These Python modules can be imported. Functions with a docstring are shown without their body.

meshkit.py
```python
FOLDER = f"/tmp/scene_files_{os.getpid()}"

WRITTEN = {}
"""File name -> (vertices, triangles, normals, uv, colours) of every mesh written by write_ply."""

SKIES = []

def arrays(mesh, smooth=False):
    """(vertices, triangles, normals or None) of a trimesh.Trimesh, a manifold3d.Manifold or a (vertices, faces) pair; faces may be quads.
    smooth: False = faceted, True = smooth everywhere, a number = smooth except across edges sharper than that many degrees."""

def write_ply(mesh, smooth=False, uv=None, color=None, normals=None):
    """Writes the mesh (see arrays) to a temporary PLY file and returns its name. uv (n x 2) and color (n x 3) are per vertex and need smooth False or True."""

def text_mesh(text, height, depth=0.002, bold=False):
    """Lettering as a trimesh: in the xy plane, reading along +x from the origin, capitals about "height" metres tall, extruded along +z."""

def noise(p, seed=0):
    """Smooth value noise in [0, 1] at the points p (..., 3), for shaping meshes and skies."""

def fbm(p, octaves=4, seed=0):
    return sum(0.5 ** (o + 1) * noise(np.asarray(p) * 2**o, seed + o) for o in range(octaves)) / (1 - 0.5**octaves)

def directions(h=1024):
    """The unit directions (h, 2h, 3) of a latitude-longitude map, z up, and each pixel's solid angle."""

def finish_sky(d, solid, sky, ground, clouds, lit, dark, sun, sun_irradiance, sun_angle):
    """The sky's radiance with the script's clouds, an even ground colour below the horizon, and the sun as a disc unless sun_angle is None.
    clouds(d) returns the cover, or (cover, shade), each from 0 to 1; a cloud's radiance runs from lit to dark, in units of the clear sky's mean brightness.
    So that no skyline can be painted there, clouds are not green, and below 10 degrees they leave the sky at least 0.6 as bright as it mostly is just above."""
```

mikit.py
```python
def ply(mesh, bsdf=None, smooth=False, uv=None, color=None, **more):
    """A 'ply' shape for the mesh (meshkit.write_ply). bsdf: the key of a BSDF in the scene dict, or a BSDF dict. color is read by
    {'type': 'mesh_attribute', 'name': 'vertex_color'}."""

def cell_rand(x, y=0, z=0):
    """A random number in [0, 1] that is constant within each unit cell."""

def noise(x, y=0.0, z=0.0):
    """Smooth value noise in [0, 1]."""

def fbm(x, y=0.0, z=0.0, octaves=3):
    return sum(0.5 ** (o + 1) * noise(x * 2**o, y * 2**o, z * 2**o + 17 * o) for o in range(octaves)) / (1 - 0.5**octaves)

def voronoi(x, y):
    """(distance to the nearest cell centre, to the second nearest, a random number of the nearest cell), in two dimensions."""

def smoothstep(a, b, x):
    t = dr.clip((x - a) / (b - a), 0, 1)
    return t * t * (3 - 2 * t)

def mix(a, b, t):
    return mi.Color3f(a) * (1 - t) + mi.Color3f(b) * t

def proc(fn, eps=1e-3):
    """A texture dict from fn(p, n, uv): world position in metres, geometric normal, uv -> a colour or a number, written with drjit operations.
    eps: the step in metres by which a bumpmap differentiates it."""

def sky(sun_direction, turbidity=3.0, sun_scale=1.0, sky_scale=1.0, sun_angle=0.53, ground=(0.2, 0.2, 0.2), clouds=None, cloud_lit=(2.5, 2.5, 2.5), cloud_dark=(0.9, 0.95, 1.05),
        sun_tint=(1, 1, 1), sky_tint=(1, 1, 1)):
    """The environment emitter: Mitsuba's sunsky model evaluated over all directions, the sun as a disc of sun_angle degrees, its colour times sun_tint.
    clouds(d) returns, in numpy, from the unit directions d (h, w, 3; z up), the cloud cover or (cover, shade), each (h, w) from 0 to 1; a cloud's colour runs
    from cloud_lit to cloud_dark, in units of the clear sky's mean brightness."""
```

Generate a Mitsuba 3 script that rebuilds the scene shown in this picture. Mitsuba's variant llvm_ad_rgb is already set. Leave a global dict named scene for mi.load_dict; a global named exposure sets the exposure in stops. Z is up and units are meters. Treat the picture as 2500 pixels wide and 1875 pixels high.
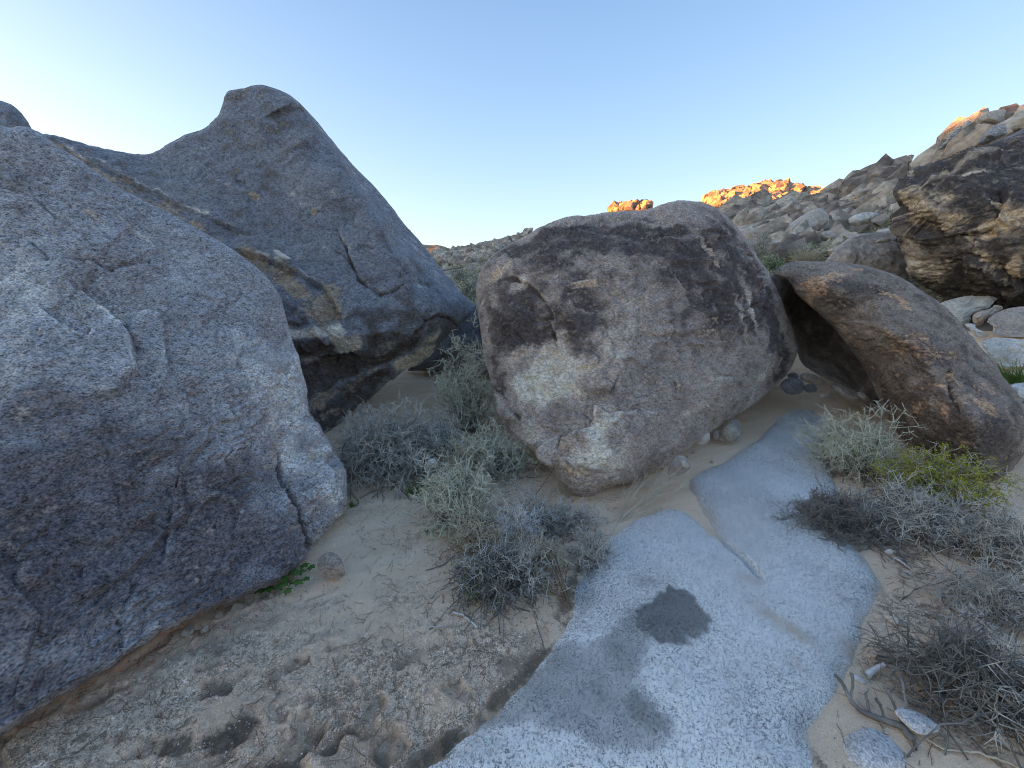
import math
import numpy as np, trimesh, mitsuba as mi, mikit, meshkit, drjit as dr
import shapely
from shapely.geometry import Polygon, LineString
from scipy.interpolate import LinearNDInterpolator, RBFInterpolator
from scipy.spatial import Delaunay, cKDTree
from scipy import ndimage as ndi

T = mi.ScalarTransform4f
scene, labels = {}, {}

# ------------------------------------------------------------------ camera, sky, exposure
EYE = np.array([0.0, 0.0, 1.55])
PITCH = math.radians(13.7)
FOV = 104.0
FWD = np.array([0, math.cos(PITCH), -math.sin(PITCH)])
UPV = np.array([0, math.sin(PITCH), math.cos(PITCH)])
scene['camera'] = {'type': 'perspective', 'fov': FOV, 'fov_axis': 'x', 'near_clip': 0.05, 'far_clip': 3000.0,
                   'to_world': T().look_at(origin=EYE.tolist(), target=(EYE + FWD).tolist(), up=[0, 0, 1])}
SUN_AZ, SUN_EL = math.radians(-93), math.radians(8.0)
SUN = np.array([math.sin(SUN_AZ) * math.cos(SUN_EL), math.cos(SUN_AZ) * math.cos(SUN_EL), math.sin(SUN_EL)])
scene['sky'] = mikit.sky(SUN.tolist(), turbidity=3.3, sky_tint=(0.92, 1.0, 1.26), sun_tint=(1.4, 0.88, 0.48), sun_scale=1.5, ground=(0.3, 0.26, 0.22))
exposure = 3.8

# ------------------------------------------------------------------ survey: bearing + depth -> world point
# sightings were noted on field sheets (x0, y0, scale) of the 2500 x 1875 survey frame
FPX = 1250 / math.tan(math.radians(FOV / 2))
SHEET = {'n': (0, 0, 1), '1': (0, 200, .4821), '2': (500, 200, .4823), '3': (1100, 450, .4823), '4': (1700, 200, .3617), '5': (1800, 550, .4522),
         '6': (750, 800, .4295), '7': (1900, 1200, .4068), '8': (0, 1150, .5425), 'd': (0, 0, 1.1302), 'h': (2050, 240, .217), 'g': (1680, 420, .1989),
         'b': (1000, 560, .1356), 'e': (2250, 680, .1929), 's': (1000, 1350, .3617), 'u': (1600, 850, .2712)}


def S(sheet, pts):
    x0, y0, k = SHEET[sheet]
    return [(x0 + p[0] * k, y0 + p[1] * k) + tuple(p[2:]) for p in pts]


def ray(u, v):
    u, v = np.asarray(u, float), np.asarray(v, float)
    return FWD + ((u - 1250) / FPX)[..., None] * np.array([1.0, 0, 0]) + ((937.5 - v) / FPX)[..., None] * UPV


def pt(u, v, d):
    return EYE + np.asarray(d, float)[..., None] * ray(u, v)


def bearing(u, v):
    r = ray(u, v)
    return np.degrees(np.arctan2(r[..., 0], r[..., 1])), np.degrees(np.arctan2(r[..., 2], np.hypot(r[..., 0], r[..., 1])))


noise, fbm = meshkit.noise, meshkit.fbm


def sstep(a, b, x):
    t = np.clip((np.asarray(x, float) - a) / (b - a), 0, 1)
    return t * t * (3 - 2 * t)


def tag(key, label, cat=None, group=None, kind=None):
    d = {'label': label}
    if cat: d['category'] = cat
    if group: d['group'] = group
    if kind: d['kind'] = kind
    labels[key] = d


def add(key, mesh, bsdf, smooth=True, uv=None):
    if uv is not None:  # masks ride on a steady gradient, so that the surface's tangents stay well defined
        v = np.asarray(mesh[0])
        uv = np.asarray(uv) + np.stack([v[:, 0] * .13 + v[:, 2] * .07, v[:, 1] * .13 + v[:, 2] * .11], 1)
    scene[key] = mikit.ply(mesh, bsdf, smooth=smooth, uv=uv)
    return key


# ------------------------------------------------------------------ materials
def masks(p, uv):
    return uv.x - (p.x * .13 + p.z * .07), uv.y - (p.y * .13 + p.z * .11)


def grain(p, f, seed=0.0):
    return mikit.noise(p.x * f + seed, p.y * f + 3.1, p.z * f)


def rock_material(key, base, dark, pale, warm, speck=0.35, f1=130.0, f2=45.0, rough=0.85):
    base, dark, pale, warm = (tuple(c) for c in (base, dark, pale, warm))

    def fn(p, n, uv):
        mx, my = masks(p, uv)
        g1, g2 = grain(p, f1), grain(p, f2, 7.0)
        blot = mikit.fbm(p.x * 8, p.y * 8, p.z * 8, 5) - 0.5
        m = mx + blot * 1.5 + (g2 - 0.5) * 0.5
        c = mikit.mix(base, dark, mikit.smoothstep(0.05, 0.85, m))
        c = c * (1 - mikit.smoothstep(-0.1, -0.8, m)) + mi.Color3f(pale) * mikit.smoothstep(-0.1, -0.8, m)
        w = mikit.smoothstep(0.2, 0.8, my + blot * 1.1 + (g2 - 0.5) * 0.5)
        c = c * (1 - w) + mi.Color3f(warm) * w
        s = (g1 - 0.5) * 1.2 + (g2 - 0.5) * 0.8
        return c * dr.clip(1 + speck * 1.6 * s, 0.25, 2.2)
    scene[key] = {'type': 'twosided', 'bsdf': {'type': 'principled', 'base_color': mikit.proc(fn), 'roughness': rough, 'specular': 0.25}}
    return key


rock_material('rock_blue', (.355, .338, .328), (.165, .143, .138), (.66, .63, .57), (.42, .33, .25), 0.76, 150, 60)
rock_material('rock_peak', (.235, .235, .244), (.115, .094, .08), (.74, .66, .52), (.38, .29, .20), 0.54, 75, 34)
rock_material('rock_mid', (.40, .32, .262), (.105, .082, .073), (.68, .60, .475), (.56, .41, .28), 0.52, 100, 45)
rock_material('rock_arch', (.31, .24, .185), (.115, .09, .075), (.60, .50, .39), (.53, .33, .20), 0.58, 100, 42)
rock_material('rock_over', (.32, .25, .185), (.085, .07, .06), (.66, .56, .42), (.55, .41, .26), 0.45, 42, 18)
rock_material('rock_tan', (.48, .415, .34), (.23, .195, .17), (.62, .57, .49), (.55, .40, .26), 0.26, 60, 20)
rock_material('rock_pale', (.62, .585, .51), (.34, .32, .28), (.74, .71, .64), (.60, .48, .34), 0.24, 70, 22)
rock_material('rock_grit', (.52, .49, .45), (.22, .205, .195), (.72, .70, .67), (.50, .41, .31), 0.55, 230, 90)


def slab_fn(p, n, uv):
    mx, my = masks(p, uv)
    a, b, c = grain(p, 190), grain(p, 420, 5.0), grain(p, 800, 9.0)
    tone = mikit.fbm(p.x * 1.7, p.y * 1.7, 0.4, 4) - 0.5
    k = 0.27 * a + 0.42 * b + 0.31 * c + tone * 0.14
    col = mikit.mix((.17, .165, .155), (.92, .885, .805), mikit.smoothstep(0.385, 0.52, k))
    blot = mikit.fbm(p.x * 9, p.y * 9, p.z * 9, 5) - 0.5
    col = col * (1 + tone * 0.5) * (1 - 0.25 * mikit.smoothstep(.1, .3, blot))
    wet = mikit.smoothstep(0.0, 1.0, mx + blot * 0.5 + (a - 0.5) * 0.25)
    sand = mikit.smoothstep(0.35, 0.75, my + blot * 0.9 + (a - 0.5) * 0.8)
    col = col * (1 - wet * 0.68)
    return mikit.mix(col, mi.Color3f(.56, .46, .35) * (0.8 + 0.4 * b), sand)


scene['slab_granite'] = {'type': 'twosided', 'bsdf': {'type': 'principled', 'base_color': mikit.proc(slab_fn), 'roughness': 0.7, 'specular': 0.3}}


def sand_fn(p, n, uv):
    mx, my = masks(p, uv)
    a, b, c = grain(p, 170), grain(p, 420, 3.0), grain(p, 60, 8.0)
    big = mikit.fbm(p.x * 3.1, p.y * 3.1, 0.3, 5)
    streak = mikit.fbm(p.x * 2.2 + p.y * 1.2, p.y * 9 - p.x * 4, 2.0, 5)
    grit = mikit.smoothstep(0.25, 0.9, my + (big - 0.5) * 1.3 + (streak - 0.5) * 1.0)
    fine = mikit.mix((.66, .475, .31), (.88, .685, .48), streak) * (0.75 + 0.5 * b)
    coarse = mikit.mix((.17, .125, .085), (.80, .63, .45), mikit.smoothstep(0.25, 0.75, 0.40 * a + 0.60 * b + 0.35 * (c - 0.5)))
    coarse = coarse + mi.Color3f(.35) * mikit.smoothstep(.80, .88, grain(p, 120, 21.0))
    col = mikit.mix(fine, coarse, grit * 0.9)
    damp = mikit.smoothstep(0.25, 0.95, mx + (c - 0.5) * 0.5 + (a - 0.5) * 0.6 + (b - 0.5) * 0.5)
    return col * (1 - 0.72 * damp)


scene['sand_mat'] = {'type': 'twosided', 'bsdf': {'type': 'principled', 'base_color': mikit.proc(sand_fn), 'roughness': 0.95, 'specular': 0.15}}


def hill_fn(p, n, uv):
    a = mikit.fbm(p.x * 0.9, p.y * 0.9, p.z * 0.9, 4)
    b = grain(p, 3.5)
    col = mikit.mix((.15, .125, .10), (.40, .34, .27), mikit.smoothstep(.35, .65, a))
    return col * (0.6 + 0.8 * b)


scene['hill_mat'] = {'type': 'twosided', 'bsdf': {'type': 'diffuse', 'reflectance': mikit.proc(hill_fn)}}


def hill_rock(key, base, dark, f):
    def fn(p, n, uv):
        a = mikit.fbm(p.x * f, p.y * f, p.z * f, 4)
        b = grain(p, f * 6)
        return mikit.mix(dark, base, mikit.smoothstep(0.3, 0.62, a)) * (0.7 + 0.6 * b)
    scene[key] = {'type': 'twosided', 'bsdf': {'type': 'diffuse', 'reflectance': mikit.proc(fn)}}


hill_rock('hillrock_grey', (.47, .39, .305), (.22, .18, .145), 0.9)
hill_rock('hillrock_dark', (.31, .26, .215), (.15, .125, .11), 0.9)
hill_rock('hillrock_pale', (.60, .52, .41), (.34, .285, .22), 0.9)
hill_rock('hillrock_sun', (.48, .38, .28), (.28, .21, .16), 0.5)


hill_rock('stone_mat', (.50, .43, .35), (.24, .205, .17), 25.0)


def plant_mat(key, c0, c1, f=25.0, thin=False):
    def fn(p, n, uv):
        return mikit.mix(c0, c1, grain(p, f))
    if thin:
        scene[key] = {'type': 'principledthin', 'base_color': mikit.proc(fn), 'roughness': 0.6, 'diff_trans': 0.6}
    else:
        scene[key] = {'type': 'twosided', 'bsdf': {'type': 'diffuse', 'reflectance': mikit.proc(fn)}}


plant_mat('twig_pale', (.56, .54, .40), (.84, .82, .64))
plant_mat('twig_grey', (.30, .285, .25), (.80, .77, .68))
plant_mat('twig_dark', (.12, .11, .10), (.38, .355, .31))
plant_mat('twig_straw', (.50, .42, .29), (.70, .62, .46))
plant_mat('twig_brown', (.17, .12, .08), (.33, .24, .15))
plant_mat('twig_white', (.60, .58, .54), (.80, .78, .74))
plant_mat('leaf_green', (.05, .11, .03), (.14, .24, .06), 40, True)
plant_mat('leaf_grass', (.10, .20, .04), (.24, .34, .09), 40, True)
plant_mat('leaf_olive', (.30, .31, .04), (.54, .52, .09), 40, True)
plant_mat('leaf_sage', (.42, .41, .26), (.62, .60, .42), 8, True)
plant_mat('leaf_creosote', (.10, .12, .05), (.26, .28, .15), 8, True)

# ------------------------------------------------------------------ terrain
ridge1 = np.array([(1000, 625), (1061, 624), (1115, 620), (1161, 607), (1197, 600), (1251, 585), (1282, 575), (1433, 545), (1600, 535), (1760, 522), (1843, 514), (1935, 500),
                   (2022, 487), (2050, 474), (2113, 444), (2137, 430), (2180, 410), (2215, 398), (2250, 386), (2284, 372), (2345, 325), (2389, 305), (2456, 303), (2500, 300)], float)
AZ1, EL1 = bearing(ridge1[:, 0], ridge1[:, 1])
AZ1 = np.concatenate([[-180, -60, -30, -14], AZ1, [62, 80, 110, 150, 180]])
EL1 = np.concatenate([[1, 3, 4, 4.2], EL1, [16, 18, 14, 6, 3]])
RD_AZ, RD_R = [-180, -60, -10, 5, 25, 40, 52, 70, 180], [70, 70, 75, 68, 58, 46, 38, 38, 60]


def sand_relief(x, y):
    p = np.stack([x, y, 0 * x], -1)
    z = 0.030 * (fbm(p * 1.1, 3, 5) - 0.5) + 0.012 * (fbm(p * 5, 3, 9) - 0.5)
    q = np.stack([x * 2.0 + y * 1.0, y * 8 - x * 4.2, 0 * x], -1)
    z = z + 0.022 * (fbm(q, 4, 14) - 0.5)
    return z


def ground_z(x, y, fine=True):
    x, y = np.asarray(x, float), np.asarray(y, float)
    r, az = np.hypot(x, y), np.degrees(np.arctan2(x, y))
    R = np.interp(az, RD_AZ, RD_R)
    zr = 1.55 + R * np.tan(np.radians(np.interp(az, AZ1, EL1)))
    t = np.clip((r - 5) / (R - 5), 0, 1)
    z = zr * t ** (1.08 + .42 * sstep(25, 42, az))
    back = sstep(1.0, 1.9, r / R)
    z = z * (1 - back) - 2.0 * back
    if fine:
        p = np.stack([x, y, 0 * x], -1)
        z = z + np.clip((r - 6) / 8, 0, 1) * ((fbm(p * 0.35, 4, 21) - 0.5) * 1.2 * np.clip(r / 40, 0.2, 1))
        near = 1 - sstep(8, 14, r)
        z = z + near * sand_relief(x, y)
    return z


def land(u, v):
    """Where the sightline (u, v) meets the ground: world point."""
    d = ray(np.array(float(u)), np.array(float(v)))
    t = np.linspace(0.6, 60, 6000)
    q = EYE + t[:, None] * d
    below = q[:, 2] < ground_z(q[:, 0], q[:, 1])
    i = int(np.argmax(below)) if below.any() else len(t) - 1
    p = q[i].copy()
    p[2] = float(ground_z(p[0], p[1]))
    return p


# near-ground marks: damp hollows and scuffed pits (u, v, radius m, depth m, damp)
pits = [(690, 1850, .09, .03, .9), (570, 1800, .07, .025, .9), (240, 1715, .06, .012, .6), (870, 1850, .09, .02, .4), (520, 1560, .12, .006, .4), (400, 1610, .12, .006, .4),
        (1235, 1645, .10, .006, .55), (1300, 1585, .08, .005, .45), (860, 1240, .20, .006, .3), (960, 1310, .18, .006, .3), (2180, 1330, .10, .006, .6), (2250, 1390, .14, .006, .5), (2200, 1650, .12, .006, .5), (2330, 1800, .15, .008, .5)]
PITS = [(land(u, v), r, h, w) for u, v, r, h, w in pits]

slab_outline = S('n', [(960, 1990), (1023, 1875), (1085, 1831), (1187, 1745), (1288, 1652), (1367, 1540), (1390, 1492), (1401, 1424), (1441, 1368), (1492, 1311), (1548, 1266), (1616, 1237), (1650, 1240),
                       (1676, 1247), (1708, 1272), (1746, 1316), (1748, 1300), (1722, 1256), (1686, 1200), (1680, 1168), (1720, 1142), (1763, 1125), (1810, 1096), (1853, 1070), (1876, 1040), (1898, 1005), (1945, 962), (2050, 965), (2040, 1030),
                       (2025, 1085), (2040, 1153), (2060, 1240), (2080, 1310), (2118, 1356), (2158, 1424), (2124, 1492), (2102, 1560), (2068, 1639), (2023, 1695), (1965, 1763), (1985, 1875), (2000, 1990)])
z_flat = lambda u, v, z=0.0: EYE + ray(np.array(float(u)), np.array(float(v))) * ((z - EYE[2]) / ray(np.array(float(u)), np.array(float(v)))[2])
SLAB = Polygon([tuple(z_flat(u, v, 0.02)[:2]) for u, v in slab_outline]).buffer(.022)
SLAB_CRACK = LineString([tuple(z_flat(u, v, 0.02)[:2]) for u, v in [(1752, 1310), (1786, 1352), (1815, 1375), (1850, 1420)]])


def signed(poly, x, y):
    """Distance to the outline, positive inside."""
    pts_ = shapely.points(x, y)
    d = shapely.distance(pts_, poly.boundary)
    return np.where(shapely.contains_xy(poly, x, y), d, -d)


def polar_grid(rs, az):
    R, A = np.meshgrid(rs, np.radians(az), indexing='ij')
    return R * np.sin(A), R * np.cos(A)


def grid_faces(nr, na, keep=None):
    i, j = np.meshgrid(np.arange(nr - 1), np.arange(na - 1), indexing='ij')
    a = (i * na + j).ravel()
    q = np.stack([a, a + 1, a + na + 1, a + na], 1)
    if keep is not None:
        q = q[keep.ravel()[q].all(1)]
    f = np.vstack([q[:, [0, 1, 2]], q[:, [0, 2, 3]]])
    return f


def compact(v, f, *more):
    used = np.unique(f)
    m = np.full(len(v), -1)
    m[used] = np.arange(len(used))
    return (v[used], m[f]) + tuple(x[used] for x in more)


rs = [0.25]
while rs[-1] < 90:
    rs.append(rs[-1] * (1.0068 if 0.7 < rs[-1] < 9 else 1.02))
rs = np.array(rs + [110, 140, 200, 300, 450, 700])
az = np.concatenate([np.arange(-180, -62, 2.0), np.arange(-62, 62, 0.21), np.arange(62, 180.1, 2.0)])
gx, gy = polar_grid(rs, az)
gz = ground_z(gx, gy)
damp, grit = np.zeros_like(gz), np.zeros_like(gz)
rr_ = np.hypot(gx, gy)
near = rr_ < 9
P3 = np.stack([gx, gy, 0 * gx], -1)
nx_, ny_ = gx[near], gy[near]
flow = np.stack([nx_ * 5 + ny_ * 3, ny_ * 15 - nx_ * 8, 0 * nx_], -1)
tear = 0.6 * (fbm(flow, 5, 31) - 0.5) + 0.9 * (fbm(P3[near] * 9, 5, 32) - 0.5)
soft = np.zeros(len(nx_))
for c, r, h, w in PITS:
    d = np.hypot(nx_ - c[0], ny_ - c[1]) / (r * 1.5)
    k = np.clip(1.05 - d, 0, 1) ** 0.8
    hol = sstep(.22, .62, k + tear * 1.5 * (k > 0))
    gz[near] -= h * hol
    damp[near] = np.maximum(damp[near], w * sstep(.35, .75, k + tear * 1.7 * (k > 0)))
tramp = np.zeros(len(nx_))
for u, v, r in [(250, 1800, .75), (700, 1830, .7), (560, 1650, .5), (1000, 1750, .45), (350, 1650, .4), (1150, 1640, .25)]:
    c = land(u, v)
    tramp = np.maximum(tramp, np.exp(-((nx_ - c[0]) ** 2 + (ny_ - c[1]) ** 2) / (r * .8) ** 2))
nz = 0.6 * fbm(P3[near] * 9.5, 4, 33) + 0.4 * fbm(flow * .9, 5, 34)
hol = sstep(.515, .60, nz) * tramp
gz[near] -= .026 * hol - .010 * tramp * sstep(.40, .50, nz)
gz[near] += .040 * tramp * (fbm(P3[near] * 9, 4, 35) - .5)
damp[near] = np.maximum(damp[near], .80 * sstep(.25, .9, hol) * sstep(.40, .54, fbm(P3[near] * 3.4, 3, 36)))
damp[near] = np.maximum(damp[near], .50 * tramp * sstep(.44, .62, nz))
fr_ = shapely.distance(shapely.points(nx_, ny_), SLAB.boundary)
edge_ = (nx_ < 1.05) & (ny_ < 2.0) & (fr_ < .25)
damp[near] = np.maximum(damp[near], np.where(edge_, .9 * np.exp(-(fr_ / .055) ** 2) * sstep(.38, .6, fbm(P3[near] * 4, 4, 37)), 0))
# coarse grit gathers in the wash at the near left and beside the slab
gc = [(500, 1700, 1.0), (900, 1750, .8), (700, 1560, .6), (1150, 1600, .6), (250, 1780, .6), (1000, 1480, .35), (2250, 1500, .3)]
for u, v, r in gc:
    c = land(u, v)
    grit[near] = np.maximum(grit[near], 0.85 * np.exp(-((gx[near] - c[0]) ** 2 + (gy[near] - c[1]) ** 2) / (r * 0.75) ** 2))
gz[near] += grit[near] * 0.010 * (noise(P3[near] * 70, 41) - 0.5)
verts = np.stack([gx, gy, gz], -1).reshape(-1, 3)
faces = grid_faces(*gx.shape)
hub = len(verts)
verts = np.vstack([verts, [[0, 0, float(gz[0].mean())]]])
na = gx.shape[1]
faces = np.vstack([faces, np.stack([np.full(na - 1, hub), np.arange(na - 1), np.arange(1, na)], 1)])
fr = np.hypot(verts[faces].mean(1)[:, 0], verts[faces].mean(1)[:, 1])
uvg = np.concatenate([np.stack([damp, grit], -1).reshape(-1, 2), [[0, 0.5]]])
inner = fr < 11
v1, f1, uv1 = compact(verts, faces[inner], uvg)
add('sand_floor', (v1, f1), 'sand_mat', True, uv1)
tag('sand_floor', 'pale tan sandy wash floor with damp hollows between the boulders', kind='structure')
v2, f2 = compact(verts, faces[~inner])
add('hillside', (v2, f2), 'hill_mat', True)
tag('hillside', 'rocky hillside rising behind the boulders', kind='structure')


# farther ridges: each a ridge line with two slopes
def ridge_mesh(az, el, R, front, back, bumps, seed, n_az=260, rows=40):
    a = np.linspace(az[0], az[-1], n_az)
    t = np.linspace(-1, 1, rows)
    A, Tt = np.meshgrid(np.radians(a), t, indexing='ij')
    top = 1.55 + R * np.tan(np.radians(np.interp(a, az, el)))
    rad = np.where(Tt < 0, R + Tt * front, R + Tt * back)
    z = (top[:, None] + 4) * (1 - np.abs(Tt) ** 1.15) - 4
    p = np.stack([rad * np.sin(A), rad * np.cos(A), z], -1)
    p[..., 2] += bumps * (fbm(p / (6 * bumps), 4, seed) - 0.5) * 2
    return p.reshape(-1, 3), grid_faces(n_az, rows)


r2 = np.array([(1380, 545), (1440, 530), (1471, 521), (1520, 506), (1582, 501), (1606, 508), (1660, 505), (1708, 495), (1730, 484), (1790, 476), (1840, 465), (1900, 458), (1940, 464), (1970, 471), (2022, 480), (2060, 485), (2100, 490)], float)
AZ2, EL2 = bearing(r2[:, 0], r2[:, 1])
AZ2, EL2 = np.concatenate([[-6], AZ2, [60]]), np.concatenate([[3], EL2, [8.0]])
R2 = 125.0
vv, ff = ridge_mesh(AZ2, EL2, R2, 60, 60, 0.8, 61)
add('ridge', (vv, ff), 'hill_mat', True)
tag('ridge', 'sunlit rocky ridge on the skyline behind the hillside', kind='structure')
r3 = np.array([(900, 592), (1032, 595), (1060, 597), (1087, 601), (1108, 613), (1150, 640)], float)
AZ3, EL3 = bearing(r3[:, 0], r3[:, 1])
AZ3, EL3 = np.concatenate([[-30], AZ3, [6]]), np.concatenate([[3.2], EL3, [0]])
vv, ff = ridge_mesh(AZ3, EL3, 420.0, 200, 200, 1.5, 62, 160, 30)
scene['farhill_mat'] = {'type': 'twosided', 'bsdf': {'type': 'diffuse', 'reflectance': mikit.proc(lambda p, n, uv: mikit.mix((.30, .21, .13), (.50, .38, .25), mikit.fbm(p.x * .12, p.y * .12, p.z * .3, 4)))}}
add('far_hill', (vv, ff), 'farhill_mat', True)
tag('far_hill', 'distant orange sunlit hill in the gap behind the peaked boulder', kind='structure')

# the canyon's western rim, left of and behind the camera: its shadow fills the wash
sa = np.array([SUN[0], SUN[1]]) / np.hypot(SUN[0], SUN[1])
sp = np.array([-sa[1], sa[0]])
tt = np.linspace(-170, 400, 115)
prof = np.interp(tt, [-170, -60, 0, 30, 45, 60, 105, 128, 150, 190, 400], [26, 32, 41, 45, 47.5, 52, 56, 52, 32, 12, 4])
W = np.linspace(-1, 1, 15)
wt, ww = np.meshgrid(tt, W, indexing='ij')
wp = sa * 190 + ww[..., None] * 70 * sa + wt[..., None] * (-sp if sp[1] < 0 else sp)  # runs northwards with wt
wz = (prof[:, None] + 3 * (noise(np.stack([wt / 9, ww * 3, 0 * wt], -1), 71) - .5)) * (1 - np.abs(ww) ** 1.2) - 2
add('western_rim', (np.concatenate([wp, wz[..., None]], -1).reshape(-1, 3), np.vstack([grid_faces(115, 15), grid_faces(115, 15)[:, ::-1]])[: 2 * 114 * 14]), 'hill_mat', True)
tag('western_rim', 'canyon rim behind the viewer that shades the wash', kind='structure')


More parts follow.
